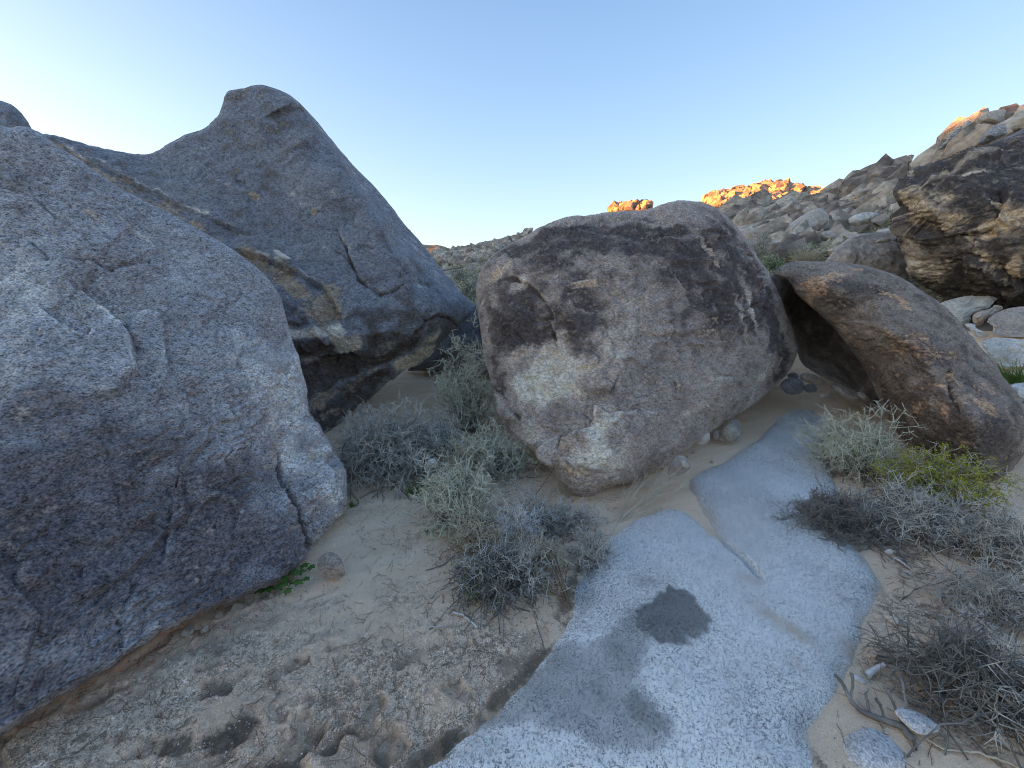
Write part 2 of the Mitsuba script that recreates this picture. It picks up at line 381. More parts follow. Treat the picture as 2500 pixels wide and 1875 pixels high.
# ------------------------------------------------------------------ bedrock slab
def slab_mesh():
    rs = [0.45]
    while rs[-1] < 7.5:
        rs.append(rs[-1] * 1.0042)
    x, y = polar_grid(np.array(rs), np.arange(-25, 50, 0.15))
    d = signed(SLAB, x.ravel(), y.ravel()).reshape(x.shape)
    pp = np.stack([x, y, 0 * x], -1)
    d = d + 0.014 * (fbm(pp * 8, 3, 51) - 0.5)
    dc = shapely.distance(shapely.points(x.ravel(), y.ravel()), SLAB_CRACK).reshape(x.shape)
    z = -0.075 + 0.103 * (1 - np.exp(-np.clip(d + 0.03, -0.2, None) / 0.05)) + 0.055 * (1 - np.exp(-np.clip(d, 0, None) / 0.40))
    z = z + 0.03 * (fbm(pp * 1.3, 3, 52) - 0.5) + 0.0035 * (noise(pp * 110, 53) - 0.5) + 0.006 * (fbm(pp * 18, 2, 54) - 0.5)
    z = z - 0.05 * np.exp(-(dc / 0.02) ** 2)
    z = np.where(d < -0.06, -0.3, z)
    # sand-filled swale that runs down the middle of the slab
    wet, sandy = np.zeros_like(z), np.zeros_like(z)

    def blob(u, v, ru, rv, rot):
        c = z_flat(u, v, 0.05)
        a = math.radians(rot)
        dx, dy = x - c[0], y - c[1]
        return np.exp(-(((dx * math.cos(a) + dy * math.sin(a)) / ru) ** 2 + ((-dx * math.sin(a) + dy * math.cos(a)) / rv) ** 2))
    stains = [(.92, .022, S('s', [(1540, 400), (1600, 335), (1660, 320), (1690, 280), (1760, 258), (1850, 285), (1905, 310), (1960, 380), (2010, 440), (2022, 480), (1990, 545), (1900, 572), (1860, 625), (1780, 640), (1690, 630), (1640, 585), (1560, 540), (1530, 470)])),
              (.56, .03, S('s', [(900, 700), (1000, 575), (1100, 570), (1200, 600), (1300, 540), (1400, 470), (1480, 425), (1560, 390), (1650, 560), (1650, 640), (1600, 720), (1560, 800), (1560, 900), (1640, 960), (1700, 1040), (1760, 1150), (1740, 1260), (1650, 1330), (1550, 1300), (1400, 1350), (1200, 1300), (1000, 1200), (800, 1150), (560, 1150), (430, 1080), (560, 960), (700, 840)])),
              (.78, .035, S('s', [(1400, 940), (1500, 900), (1600, 950), (1690, 1030), (1770, 1140), (1760, 1230), (1650, 1250), (1560, 1180), (1480, 1120), (1380, 1060)])),
              (.40, .03, S('s', [(1100, 330), (1160, 160), (1240, 60), (1330, 20), (1260, 170), (1290, 300), (1200, 420), (1080, 480)])),
              (.45, .02, S('s', [(1980, 1290), (2060, 1250), (2130, 1290), (2060, 1330)]))]
    ragged = 0.06 * (fbm(pp * 7, 4, 57) - 0.5) + 0.05 * (fbm(pp * 30, 3, 58) - 0.5)
    for w, soft_, ol in stains:
        sp_ = Polygon([tuple(z_flat(u, v, 0.05)[:2]) for u, v in ol]).buffer(0)
        wet = np.maximum(wet, w * sstep(-soft_, soft_, signed(sp_, x.ravel(), y.ravel()).reshape(x.shape) + ragged))
    for u, v, ru, rv, rot, w in [(1900, 1520, .16, .07, -60, .75), (1830, 1420, .10, .07, -40, .55), (1960, 1620, .10, .08, -60, .45), (2020, 1100, .5, .10, 70, .6), (2040, 1000, .5, .2, 0, .7), (2010, 1230, .3, .06, 70, .7)]:
        sandy = np.maximum(sandy, w * blob(u, v, ru, rv, rot))
    east = sstep(.9, 1.5, x + .35 * (y - 1.5))  # wind-blown sand laps onto the eastern margin
    lap = (.012 + east * .06) * np.clip(.2 + 1.6 * fbm(pp * 4, 3, 59), .1, 2)
    sandy = np.maximum(sandy, 0.95 * np.exp(-np.clip(d, 0, None) / lap))
    keep = d > -0.07
    v, f, uv = compact(np.stack([x, y, z], -1).reshape(-1, 3), grid_faces(*x.shape, keep), np.stack([wet, sandy], -1).reshape(-1, 2))
    return v, f, uv


v, f, uv = slab_mesh()
add('granite_slab', (v, f), 'slab_granite', True, uv)
tag('granite_slab', 'broad pale speckled bedrock slab in the sand with damp grey stains', 'rock slab')


# ------------------------------------------------------------------ boulders
def chaikin(p, n=1):
    for _ in range(n):
        q = np.roll(p, -1, 0)
        p = np.stack([0.75 * p + 0.25 * q, 0.25 * p + 0.75 * q], 1).reshape(-1, p.shape[1])
    return p


def boulder(outline, ctrl, step=3.0, R=60.0, bulge=0.3, thick=1.5, blur=10.0, big=0.03, mid=0.010, fine=0.004, flake=0.008, flake_f=5.0, craze=.012, craze_f=2.2, aniso=None, cracks=(), marks=(), bias=0.0,
            seed=0, smooth_outline=1, jag=1.2, back=0.35):
    """A closed rock. outline: sightings (u, v[, depth]); ctrl: (u, v, depth) on its near side; cracks: (points, width px, groove m, step m, reach px);
    marks: (u, v, radius m across, radius m down, turn deg, dark, warm). Returns vertices, faces, masks."""
    o = [tuple(p) for p in outline]
    uvp = np.array([p[:2] for p in o], float)
    seg = np.hypot(*(np.roll(uvp, -1, 0) - uvp).T)
    arc = np.concatenate([[0], np.cumsum(seg)])
    known = [i for i, p in enumerate(o) if len(p) > 2]
    dep = np.interp(arc[:-1], [arc[i] for i in known] + [arc[known[0]] + arc[-1]], [o[i][2] for i in known] + [o[known[0]][2]], period=None)
    ring = chaikin(np.column_stack([uvp, dep]), smooth_outline)
    seg = np.hypot(*(np.roll(ring[:, :2], -1, 0) - ring[:, :2]).T)
    arc = np.concatenate([[0], np.cumsum(seg)])
    n = int(arc[-1] / step)
    s_ = np.arange(n) * arc[-1] / n
    closed = np.vstack([ring, ring[:1]])
    ring = np.column_stack([np.interp(s_, arc, closed[:, k]) for k in range(3)])
    tang = np.roll(ring[:, :2], -1, 0) - np.roll(ring[:, :2], 1, 0)
    tang /= np.linalg.norm(tang, axis=1, keepdims=True) + 1e-9
    nn = np.stack([ring[:, 0], ring[:, 1], 0 * s_], 1)
    wig = jag * 2 * (fbm(nn / 14, 3, seed + 1) - 0.5) + jag * 3 * (noise(nn / 45, seed + 2) - 0.5)
    ring[:, :2] += np.stack([-tang[:, 1], tang[:, 0]], 1) * wig[:, None]
    poly = Polygon(ring[:, :2]).buffer(0)
    if poly.geom_type != 'Polygon':
        poly = max(poly.geoms, key=lambda g: g.area)
    # raster of the near side
    x0, y0, x1, y1 = poly.bounds
    gu, gv = np.meshgrid(np.arange(x0, x1 + step, step), np.arange(y0, y1 + step, step))
    inside = shapely.contains_xy(poly, gu.ravel(), gv.ravel()).reshape(gu.shape)
    edge = shapely.distance(shapely.points(gu[inside], gv[inside]), poly.exterior)
    E = np.zeros(gu.shape)
    E[inside] = edge
    src = np.vstack([ring[:: max(1, int(24 / step))], np.array(ctrl, float)])
    rbf = RBFInterpolator(src[:, :2] / 300, src[:, 2], kernel='thin_plate_spline', smoothing=1e-4)
    lin = LinearNDInterpolator(src[:, :2], src[:, 2])
    pin = np.column_stack([gu[inside], gv[inside]])
    coarse = rbf(pin[:: 1] / 300) if len(pin) < 30000 else None
    if coarse is None:
        cu, cv = np.meshgrid(np.linspace(x0, x1, 90), np.linspace(y0, y1, 90))
        cz = rbf(np.column_stack([cu.ravel(), cv.ravel()]) / 300).reshape(90, 90)
        coarse = ndi.map_coordinates(cz, [(pin[:, 1] - y0) / (y1 - y0) * 89, (pin[:, 0] - x0) / (x1 - x0) * 89], order=1, mode='nearest')
    l = lin(pin)
    l = np.where(np.isnan(l), coarse, l)
    D = np.zeros(gu.shape)
    D[inside] = 0.7 * l + 0.3 * coarse
    m = inside.astype(float)
    sg = blur / step
    D = np.where(inside, ndi.gaussian_filter(D, sg) / np.maximum(ndi.gaussian_filter(m, sg), 1e-6), 0)
    out = np.column_stack([tang[:, 1], -tang[:, 0]])
    out *= np.sign(((ring[:, :2] - ring[:, :2].mean(0)) * out).sum(1)).mean()
    under = np.zeros(gu.shape)
    under[inside] = np.clip(out[cKDTree(ring[:, :2]).query(pin)[1], 1], 0, 1)
    under = ndi.gaussian_filter(under, 20 / step)
    t = np.clip(E / R, 0, 1)
    D = D + bulge * (1 - .75 * under) * (1 - np.sqrt(np.clip(1 - (1 - t) ** 2, 0, 1)))
    # grooves and ledges
    H = np.zeros(gu.shape)
    G = np.zeros(gu.shape)
    for pts_, w, groove, stp, reach in cracks:
        line = np.array([p[:2] for p in pts_], float)
        box = inside & (gu > line[:, 0].min() - reach * 3) & (gu < line[:, 0].max() + reach * 3) & (gv > line[:, 1].min() - reach * 3) & (gv < line[:, 1].max() + reach * 3)
        if not box.any():
            continue
        q = np.column_stack([gu[box], gv[box]])
        q3 = np.column_stack([q, 0 * q[:, 0]])
        q = q + 5.0 * np.column_stack([fbm(q3 / 16, 3, seed + 5) - 0.5, fbm(q3 / 16, 3, seed + 6) - 0.5]) * 2
        best, side, along = np.full(len(q), 1e9), np.zeros(len(q)), np.zeros(len(q))
        tot = 0
        L = np.hypot(*np.diff(line, axis=0).T).sum()
        for a, b in zip(line[:-1], line[1:]):
            ab = b - a
            ln = np.hypot(*ab)
            k = ((q - a) @ ab) / (ln * ln)
            kc = np.clip(k, 0, 1)
            dd = np.hypot(*(q - a - kc[:, None] * ab).T)
            cr = (ab[0] * (q[:, 1] - a[1]) - ab[1] * (q[:, 0] - a[0])) / ln
            up = dd < best
            best[up], side[up], along[up] = dd[up], cr[up], (tot + kc[up] * ln) / L
            tot += ln
        fade = sstep(0, .12, along) * sstep(1, .88, along)
        vary = np.clip(0.15 + 1.7 * fbm(q3 / 22, 3, seed + 7), .15, 1.6)
        w = w * np.clip(.35 + 1.3 * noise(q3 / 17, seed + 8), .4, 1.6)
        g = -groove * vary * np.exp(-(best / w) ** 2) * (0.3 + 0.7 * fade)
        stp = stp * np.clip(.2 + 1.6 * fbm(q3 / 40, 3, seed + 9), .1, 1.7)
        lift = stp * sstep(-w * .6, w * .6, side) * np.exp(-np.maximum(best, 0) / reach) * fade
        H[box] += g + lift * 1.8
        G[box] += min(.75, max(groove, 0) * 22) * vary * np.exp(-(best / (w * 1.1)) ** 2) - .5 * np.minimum(1, abs(stp) * 40) * fade * np.exp(-((best - w * 1.2) / (w * 1.1)) ** 2) * (side * np.sign(stp) > 0)
    # points, triangles
    deep = inside & (E > 0.55 * step)
    iu, iv = gu[deep], gv[deep]
    ring_d = ndi.map_coordinates(np.where(inside, 0, 0), [[0], [0]])
    rd = rbf(ring[:, :2] / 300) * 0.3 + 0.7 * ring[:, 2] + bulge * (1 - .75 * ndi.map_coordinates(under, [(ring[:, 1] - y0) / step, (ring[:, 0] - x0) / step], order=1, mode='nearest'))
    U = np.concatenate([ring[:, 0], iu])
    V = np.concatenate([ring[:, 1], iv])
    DD = np.concatenate([rd, D[deep]])
    HH = np.concatenate([np.zeros(len(ring)), H[deep]])
    EE = np.concatenate([np.zeros(len(ring)), E[deep]])
    GG = np.concatenate([np.zeros(len(ring)), G[deep]])
    tri = Delaunay(np.column_stack([U, V]) + 1e-3 * np.random.default_rng(seed).random((len(U), 2))).simplices
    cen = np.column_stack([U[tri].mean(1), V[tri].mean(1)])
    tri = tri[shapely.contains_xy(poly.buffer(0.3), cen[:, 0], cen[:, 1])]
    Pn = pt(U, V, DD)
    fn = np.cross(Pn[tri[:, 1]] - Pn[tri[:, 0]], Pn[tri[:, 2]] - Pn[tri[:, 0]])
    flip = (fn * (Pn[tri[:, 0]] - EYE)).sum(1) > 0
    tri[flip] = tri[flip][:, ::-1]
    fn[flip] *= -1
    N = np.zeros_like(Pn)
    for k in range(3):
        np.add.at(N, tri[:, k], fn)
    N /= np.linalg.norm(N, axis=1, keepdims=True) + 1e-12
    q = Pn if aniso is None else Pn @ np.asarray(aniso, float).T
    h = big * 2 * (fbm(q * 1.6, 3, seed + 11) - 0.5) + mid * 2 * (fbm(q * 7, 3, seed + 12) - 0.5) + fine * 2 * (fbm(q * 30, 3, seed + 13) - 0.5)
    if flake:
        for f_, a_, n_ in ((flake_f * .35, flake * 1.6, 6), (flake_f, flake, 7)):
            w_ = fbm(q * f_, 3, seed + 14) * n_
            fr_ = w_ - np.floor(w_)
            patch = sstep(.35, .6, fbm(q * f_ * .45, 2, seed + 15))
            h += a_ * (sstep(.82, 1, fr_) - fr_) * patch
    if craze:
        cz_ = np.abs(fbm(q * craze_f, 4, seed + 21) - 0.5)
        h -= craze * np.exp(-(cz_ / 0.012) ** 2) * sstep(.42, .62, fbm(q * craze_f * .5, 2, seed + 22))
    wr = 0.25 + 0.75 * np.clip(EE / 14, 0, 1)
    Pd = Pn + N * (h * wr + HH)[:, None]
    # masks
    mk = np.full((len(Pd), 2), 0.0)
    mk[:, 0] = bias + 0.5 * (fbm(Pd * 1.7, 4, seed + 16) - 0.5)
    tree = cKDTree(np.column_stack([U, V]))
    warp = np.stack([fbm(Pd * 6, 3, seed + 17 + k) - 0.5 for k in range(3)], 1)
    brk = (fbm(Pd * 5.5, 5, seed + 18) - 0.5) * 1.3
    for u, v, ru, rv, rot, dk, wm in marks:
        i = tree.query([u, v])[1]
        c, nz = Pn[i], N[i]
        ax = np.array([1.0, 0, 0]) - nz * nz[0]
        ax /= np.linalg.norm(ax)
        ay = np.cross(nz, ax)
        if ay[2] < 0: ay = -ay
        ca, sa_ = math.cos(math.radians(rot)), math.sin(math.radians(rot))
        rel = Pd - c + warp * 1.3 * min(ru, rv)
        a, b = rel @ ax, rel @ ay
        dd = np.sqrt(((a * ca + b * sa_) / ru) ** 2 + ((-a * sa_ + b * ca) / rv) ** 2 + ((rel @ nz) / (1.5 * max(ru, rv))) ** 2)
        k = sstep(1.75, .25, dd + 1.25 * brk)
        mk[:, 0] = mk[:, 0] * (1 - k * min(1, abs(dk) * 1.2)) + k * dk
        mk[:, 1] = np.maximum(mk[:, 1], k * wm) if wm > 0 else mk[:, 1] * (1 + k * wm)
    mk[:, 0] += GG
    # far side
    bs = step * 7
    bu, bv = np.meshgrid(np.arange(x0, x1 + bs, bs), np.arange(y0, y1 + bs, bs))
    bi = shapely.contains_xy(poly, bu.ravel(), bv.ravel()).reshape(bu.shape)
    bu, bv = bu[bi], bv[bi]
    be = shapely.distance(shapely.points(bu, bv), poly.exterior)
    ok = be > bs * .5
    bu, bv, be = bu[ok], bv[ok], be[ok]
    nb = len(ring)
    if len(bu) > 3:
        cx, cy = ring[:, 0].mean(), ring[:, 1].mean()
        tb = np.sqrt(np.clip(1 - (1 - np.clip(be / be.max(), 0, 1)) ** 2, 0, 1))
        base = rbf(np.column_stack([bu, bv]) / 300)
        base = np.maximum(base, np.median(ring[:, 2])) + bulge
        Pb = pt(cx + (bu - cx) * (1 - back * tb), cy + (bv - cy) * (1 - back * tb), base + thick * tb)
        allu, allv = np.concatenate([ring[:, 0], bu]), np.concatenate([ring[:, 1], bv])
        tb_ = Delaunay(np.column_stack([allu, allv]) + 1e-3 * np.random.default_rng(seed + 1).random((len(allu), 2))).simplices
        cen = np.column_stack([allu[tb_].mean(1), allv[tb_].mean(1)])
        tb_ = tb_[shapely.contains_xy(poly.buffer(0.3), cen[:, 0], cen[:, 1])]
        Pall = np.vstack([Pd[:nb], Pb])
        fnb = np.cross(Pall[tb_[:, 1]] - Pall[tb_[:, 0]], Pall[tb_[:, 2]] - Pall[tb_[:, 0]])
        flip = (fnb * (Pall[tb_[:, 0]] - EYE)).sum(1) < 0
        tb_[flip] = tb_[flip][:, ::-1]
        tb_ = tb_ + len(Pd)
        faces_ = np.vstack([tri, tb_])
        verts_ = np.vstack([Pd, Pd[:nb], Pb])
        mk = np.vstack([mk, mk[:nb], np.full((len(Pb), 2), [bias + .2, 0.0])])
    else:
        verts_, faces_ = Pd, tri
    return verts_, faces_, mk


def put(key, mat, *a, **k):
    v, f, uv = boulder(*a, **k)
    add(key, (v, f), mat, True, uv)


# --- left foreground boulder
left_out = [(-100, 270, 2.55), (0, 304, 2.6), (22, 312), (43, 307), (77, 312, 2.65), (113, 333), (145, 359), (188, 383), (251, 431), (337, 482), (400, 509, 2.9), (463, 547), (550, 598), (622, 646), (651, 675, 3.05),
            (675, 711), (694, 745), (706, 803), (718, 846), (738, 894), (752, 938, 2.95), (754, 991), (760, 1012), (784, 1042), (806, 1079, 2.85), (825, 1109), (842, 1131), (849, 1156, 2.78), (848, 1212), (847, 1244, 2.68), (806, 1292), (765, 1338, 2.36), (758, 1353, 2.3), (749, 1370), (705, 1405), (673, 1427, 2.0), (624, 1443), (575, 1470), (521, 1481, 1.82), (466, 1513), (401, 1540), (358, 1570), (304, 1603, 1.56), (293, 1622),
            (239, 1652), (179, 1684), (108, 1725, 1.37), (54, 1766), (0, 1804, 1.27), (-150, 1900, 1.15), (-420, 1980, 1.0), (-420, 200, 2.4)]
left_ctrl = [(200, 1300, 1.72), (500, 1200, 2.05), (650, 1000, 2.5), (400, 900, 2.25), (100, 900, 1.95), (200, 600, 2.42), (450, 750, 2.55), (620, 780, 2.78), (0, 600, 2.3), (-200, 1200, 1.5), (690, 900, 2.72), (100, 1500, 1.45),
             (350, 1450, 1.7), (600, 1320, 2.1), (680, 1250, 2.25), (690, 1030, 2.62), (300, 1050, 2.0), (0, 1200, 1.62), (640, 880, 2.6), (780, 1180, 2.56), (820, 1200, 2.63), (765, 1290, 2.38), (760, 1110, 2.66), (720, 1150, 2.52)]
left_cracks = [
    (S('1', [(90, 805), (130, 800), (180, 840), (240, 890)]), 3.5, .03, .02, 40),
    (S('1', [(340, 882), (450, 885), (560, 898), (660, 898), (760, 885)]), 2.6, .035, -.006, 30),
    (S('1', [(420, 1590), (480, 1570), (600, 1560), (640, 1480), (700, 1440), (680, 1370), (650, 1260), (600, 1180), (500, 1110), (430, 1050), (370, 1020), (330, 950)]), 5, .012, -.045, 130),
    (S('1', [(0, 510), (60, 540), (150, 570), (230, 640), (280, 690), (340, 700)]), 3, .014, .008, 40),
    (S('1', [(450, 660), (480, 740), (560, 810), (650, 840), (740, 880), (800, 950)]), 4, .008, .016, 60),
    (S('1', [(1110, 1330), (1100, 1265), (1140, 1230), (1210, 1240), (1260, 1290)]), 4, .008, .016, 50),
    (S('1', [(1210, 1450), (1200, 1390), (1230, 1340), (1340, 1310), (1345, 1250)]), 4, .008, -.012, 50),
    (S('1', [(620, 1130), (700, 1140), (760, 1120), (830, 1170), (840, 1330), (855, 1400), (845, 1480), (800, 1560), (790, 1640)]), 4, .008, .020, 70),
    (S('1', [(310, 950), (350, 1010), (380, 1030)]), 3, .012, .01, 30),
    (S('1', [(0, 640), (50, 645), (110, 640)]), 3, .02, .01, 30),
    (S('1', [(470, 1220), (440, 1270), (350, 1240), (250, 1170), (150, 1080)]), 5, .01, -.025, 90),
    (S('1', [(180, 1270), (210, 1210), (300, 1210), (390, 1240)]), 4, .01, .012, 40),
    (S('8', [(800, 0), (780, 90), (770, 200), (740, 390), (700, 440)]), 4, .008, -.022, 80),
    (S('8', [(640, 440), (610, 520), (560, 640), (570, 760), (560, 840)]), 4, .008, -.018, 60),
    (S('8', [(500, 600), (545, 650), (570, 665), (575, 720)]), 3.5, .01, -.014, 40),
    (S('8', [(665, 600), (655, 700), (640, 790)]), 3, .006, -.012, 40),
    (S('8', [(900, 190), (940, 130), (1000, 100), (1060, 130), (1080, 180), (1050, 300)]), 4, .006, -.014, 60),
    (S('8', [(380, 390), (385, 560)]), 3, .006, -.010, 40),
    (S('8', [(170, 600), (175, 690), (100, 860)]), 3, .006, .010, 50),
    (S('d', [(600, 640), (640, 760), (622, 860), (617, 960)]), 5, .006, -.012, 60),
    (S('1', [(350, 600), (345, 615), (360, 620)]), 5, .02, 0, 20),
    (S('8', [(1265, -90), (1285, 0), (1310, 70), (1350, 150), (1365, 220), (1390, 290), (1408, 360)]), 4.5, .09, 0, 30), (S('8', [(1365, 220), (1400, 240), (1440, 280)]), 3, .03, 0, 20),
    (S('6', [(0, 742), (60, 700), (110, 695), (175, 720), (210, 770)]), 5, .012, -.03, 45),
    (S('6', [(90, 760), (110, 860), (150, 950), (190, 1010)]), 3, .01, .015, 30), (S('6', [(160, 740), (170, 880), (215, 990)]), 3, .008, .015, 30), (S('6', [(30, 1245), (120, 1150), (225, 1040)]), 4, .01, -.03, 25),
]
left_marks = [(110, 760, .40, .22, -10, -.3, 0), (60, 900, .3, .15, 10, -.2, .1), (350, 1330, 1.0, .45, 15, .75, 0), (150, 1560, .7, .4, 30, .8, 0), (560, 1280, .5, .28, 0, .6, 0), (80, 1250, .5, .3, 0, .6, 0), (300, 700, .8, .35, -30, -.05, 0), (720, 950, .22, .6, -10, -.5, .05), (790, 1190, .30, .30, 0, -.5, .25), (740, 1130, .18, .15, 0, -.35, .15), (330, 560, .12, .02, -25, -.75, .25), (232, 530, .10, .03, -25, -.2, .6), (700, 870, .25, .45, 0, -.35, .1), (730, 1040, .3, .25, 20, -.5, .25), (660, 960, .2, .25, 0, -.25, 0), (120, 1000, .5, .14, 10, .35, .15),
              (300, 1350, .7, .45, 20, .45, .05), (550, 1330, .4, .25, 0, .35, .08), (150, 1600, .5, .3, 30, .5, 0), (80, 700, .35, .2, -20, -.15, 0), (60, 620, .3, .06, -20, .0, .35), (500, 1100, .5, .2, -30, .3, .1),
              (350, 1560, .08, .3, 55, -.3, .1)]
an = np.array([[1.0, 0.1, 0.25], [0, 1, 0], [-.3, 0, 1.2]])
put('left_boulder', 'rock_blue', left_out, left_ctrl, step=3.0, R=20, bulge=.10, thick=1.6, blur=6, big=.012, mid=.009, fine=.013, flake=.028, flake_f=5, aniso=an, cracks=left_cracks, marks=left_marks, bias=.05, seed=100, jag=1.6)
tag('left_boulder', 'huge blue-grey granite boulder filling the left foreground, its face crossed by flaking ledges', 'boulder')

# --- peaked boulder
peak_out = S('n', [(60, 330, 4.6), (111, 326, 4.6), (140, 331), (202, 347), (270, 366), (342, 379, 5.0), (381, 371), (410, 352), (448, 330), (497, 313, 5.2), (530, 287), (540, 263, 5.3), (547, 229), (557, 219, 5.4), (588, 215),
                   (627, 207, 5.45), (660, 210), (685, 219), (717, 238, 5.5), (760, 280, 5.95), (789, 316), (828, 364), (867, 407, 6.2), (910, 451), (949, 494, 6.2), (982, 538), (1011, 571), (1040, 605, 6.1), (1079, 656), (1108, 692),
                   (1132, 718, 5.8), (1154, 738), (1163, 753, 5.5), (1150, 770), (1127, 791, 5.25), (1086, 827), (1069, 851, 5.0), (1040, 875), (1011, 892), (977, 909, 4.95), (949, 928), (910, 972, 4.9), (862, 1002), (836, 1030, 4.62),
                   (800, 1062, 4.35), (700, 1100, 4.0), (600, 1000, 3.9), (300, 800, 3.85), (60, 600, 3.9)])
peak_ctrl = S('n', [(717, 245, 5.32), (770, 322, 5.15), (838, 404, 5.0), (886, 484, 4.85), (934, 547, 4.75), (982, 634, 4.6), (1055, 726, 4.55), (1088, 764, 4.65), (1079, 769, 4.6), (1006, 827, 4.35), (958, 808, 4.25), (910, 812, 4.2),
                    (857, 822, 4.2), (809, 817, 4.2), (1060, 815, 4.6), (934, 875, 4.55), (838, 900, 4.5), (770, 948, 4.4), (886, 943, 4.7), (720, 900, 4.3), (627, 290, 5.15), (600, 450, 4.78), (700, 480, 4.8), (800, 600, 4.62),
                    (850, 720, 4.38), (720, 640, 4.5), (550, 520, 4.62), (400, 440, 4.78), (250, 400, 4.6), (450, 500, 4.6), (660, 380, 4.95), (560, 330, 5.12), (750, 760, 4.25), (1000, 720, 4.42), (900, 680, 4.5), (960, 620, 4.62), (860, 520, 4.83),
                    (815, 330, 5.7), (895, 455, 5.75), (972, 560, 5.6), (1055, 665, 5.4), (1118, 735, 5.25)])
peak_cracks = [
    (S('2', [(665, 740), (700, 800), (730, 900), (790, 1010), (840, 1040), (890, 1065), (960, 1045), (1010, 1015)]), 2.6, .05, -.02, 50),
    (S('2', [(100, 820), (180, 850), (300, 880), (390, 925), (500, 975), (580, 1020), (640, 1090), (680, 1180), (700, 1230)]), 4, .015, -.055, 140),
    (S('2', [(380, 1065), (480, 1120), (560, 1200), (620, 1290), (640, 1340)]), 3.5, .02, .06, 80),
    (S('2', [(1050, 1310), (1110, 1240), (1150, 1200), (1200, 1180)]), 3, .05, 0, 30),
    (S('2', [(770, 815), (810, 822), (860, 832)]), 2.5, .02, -.02, 30),
    (S('2', [(650, 850), (690, 860), (720, 900)]), 2.5, .02, -.01, 30),
    (S('2', [(1000, 910), (990, 980)]), 2, .015, 0, 30), (S('2', [(1010, 1030), (1030, 1080)]), 2, .015, 0, 30),
    (S('2', [(420, 740), (470, 680), (560, 655), (620, 620), (690, 590), (760, 580), (800, 570)]), 3, .006, -.009, 40),
    (S('2', [(600, 560), (650, 510), (700, 480), (730, 460)]), 3, .006, -.007, 30),
    (S('2', [(150, 480), (180, 495), (205, 500)]), 3, .008, -.02, 30), (S('2', [(70, 520), (135, 525)]), 3, .006, -.02, 30), (S('2', [(220, 570), (265, 575)]), 3, .008, -.02, 30),
    (S('2', [(370, 100), (430, 80), (470, 110)]), 3, .006, -.008, 25),
    (S('2', [(760, 630), (750, 720), (820, 740), (850, 830)]), 2.5, .01, -.014, 40),
    (S('2', [(900, 740), (930, 830), (1000, 920), (1060, 980)]), 3, .012, -.015, 40),
    (S('1', [(240, 270), (400, 380), (500, 400), (640, 480), (800, 560), (950, 640), (1150, 720), (1320, 790)]), 4, .008, -.03, 90),
    (S('2', [(480, 1330), (560, 1400), (640, 1400), (740, 1380), (800, 1400)]), 4, .02, -.05, 80),
    (S('2', [(880, 1460), (1000, 1380), (1060, 1340), (1180, 1320)]), 4, .02, .03, 60),
    (S('2', [(1180, 1195), (1240, 1200), (1290, 1240)]), 2.5, .03, 0, 30), (S('2', [(1100, 960), (1150, 1080), (1180, 1170)]), 3, .01, 0, 30),
]
peak_marks = [(230, 420, .9, .10, -32, .1, .75), (430, 530, .7, .11, -33, .1, .8), (610, 620, .3, .10, -30, .1, .8), (700, 680, .45, .10, -35, .1, .85), (790, 740, .22, .28, -40, .0, .8),
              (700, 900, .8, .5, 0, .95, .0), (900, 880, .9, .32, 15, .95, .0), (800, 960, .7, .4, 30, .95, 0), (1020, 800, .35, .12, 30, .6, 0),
              (755, 815, .20, .035, 0, -.9, .1), (815, 810, .06, .09, 10, -.9, .1), (860, 838, .10, .07, 30, -.9, .1), (1040, 848, .34, .10, 32, -.95, .1), (980, 890, .30, .05, 32, -.55, .3), (940, 850, .13, .05, 30, -.4, .4),
              (890, 915, .22, .02, 15, -.6, .2), (735, 880, .10, .03, 0, -.7, .3), (765, 885, .08, .02, 30, -.6, .3), (790, 980, .16, .05, 50, -.4, .6), (870, 930, .15, .06, 40, .4, .5), (800, 1010, .2, .06, 50, .4, .5),
              (620, 475, .07, .03, -20, 0, .9), (765, 515, .04, .03, 0, 0, 1.0), (640, 300, .6, .6, 0, .22, .15), (600, 230, .25, .15, 0, .3, .2), (790, 320, .2, .9, 35, -.22, 0), (880, 440, .2, .9, 35, -.22, 0), (960, 540, .2, .9, 35, -.22, 0), (1040, 645, .2, .8, 35, -.22, 0), (1105, 720, .14, .5, 35, -.22, 0), (660, 640, .1, .04, 0, -.2, .2), (1060, 790, .2, .1, 30, .6, 0)]
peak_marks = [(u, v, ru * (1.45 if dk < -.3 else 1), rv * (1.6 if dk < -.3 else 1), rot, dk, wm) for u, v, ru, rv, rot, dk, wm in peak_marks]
put('peaked_boulder', 'rock_peak', peak_out, peak_ctrl, step=2.6, R=13, bulge=.10, thick=2.6, blur=4, big=.012, mid=.009, fine=.011, flake=.016, flake_f=7, cracks=peak_cracks, marks=peak_marks, bias=.12, seed=200, jag=1.2)
tag('peaked_boulder', 'tall dark grey boulder rising to a horn-like peak with a scooped face and undercut base', 'boulder')
put('rock_flake', 'rock_pale', S('2', [(340, 850, 4.42), (370, 848), (400, 870), (435, 890, 4.36), (438, 902), (400, 903), (370, 888)]), S('2', [(390, 880, 4.36)]), step=1.3, R=4, bulge=.03, thick=.10, blur=2, big=.004, mid=.004, fine=.002, flake=0, seed=230, jag=.4, bias=-.2)
tag('rock_flake', 'thin pale rock flake lying on the sloping face of the peaked boulder', 'rock')

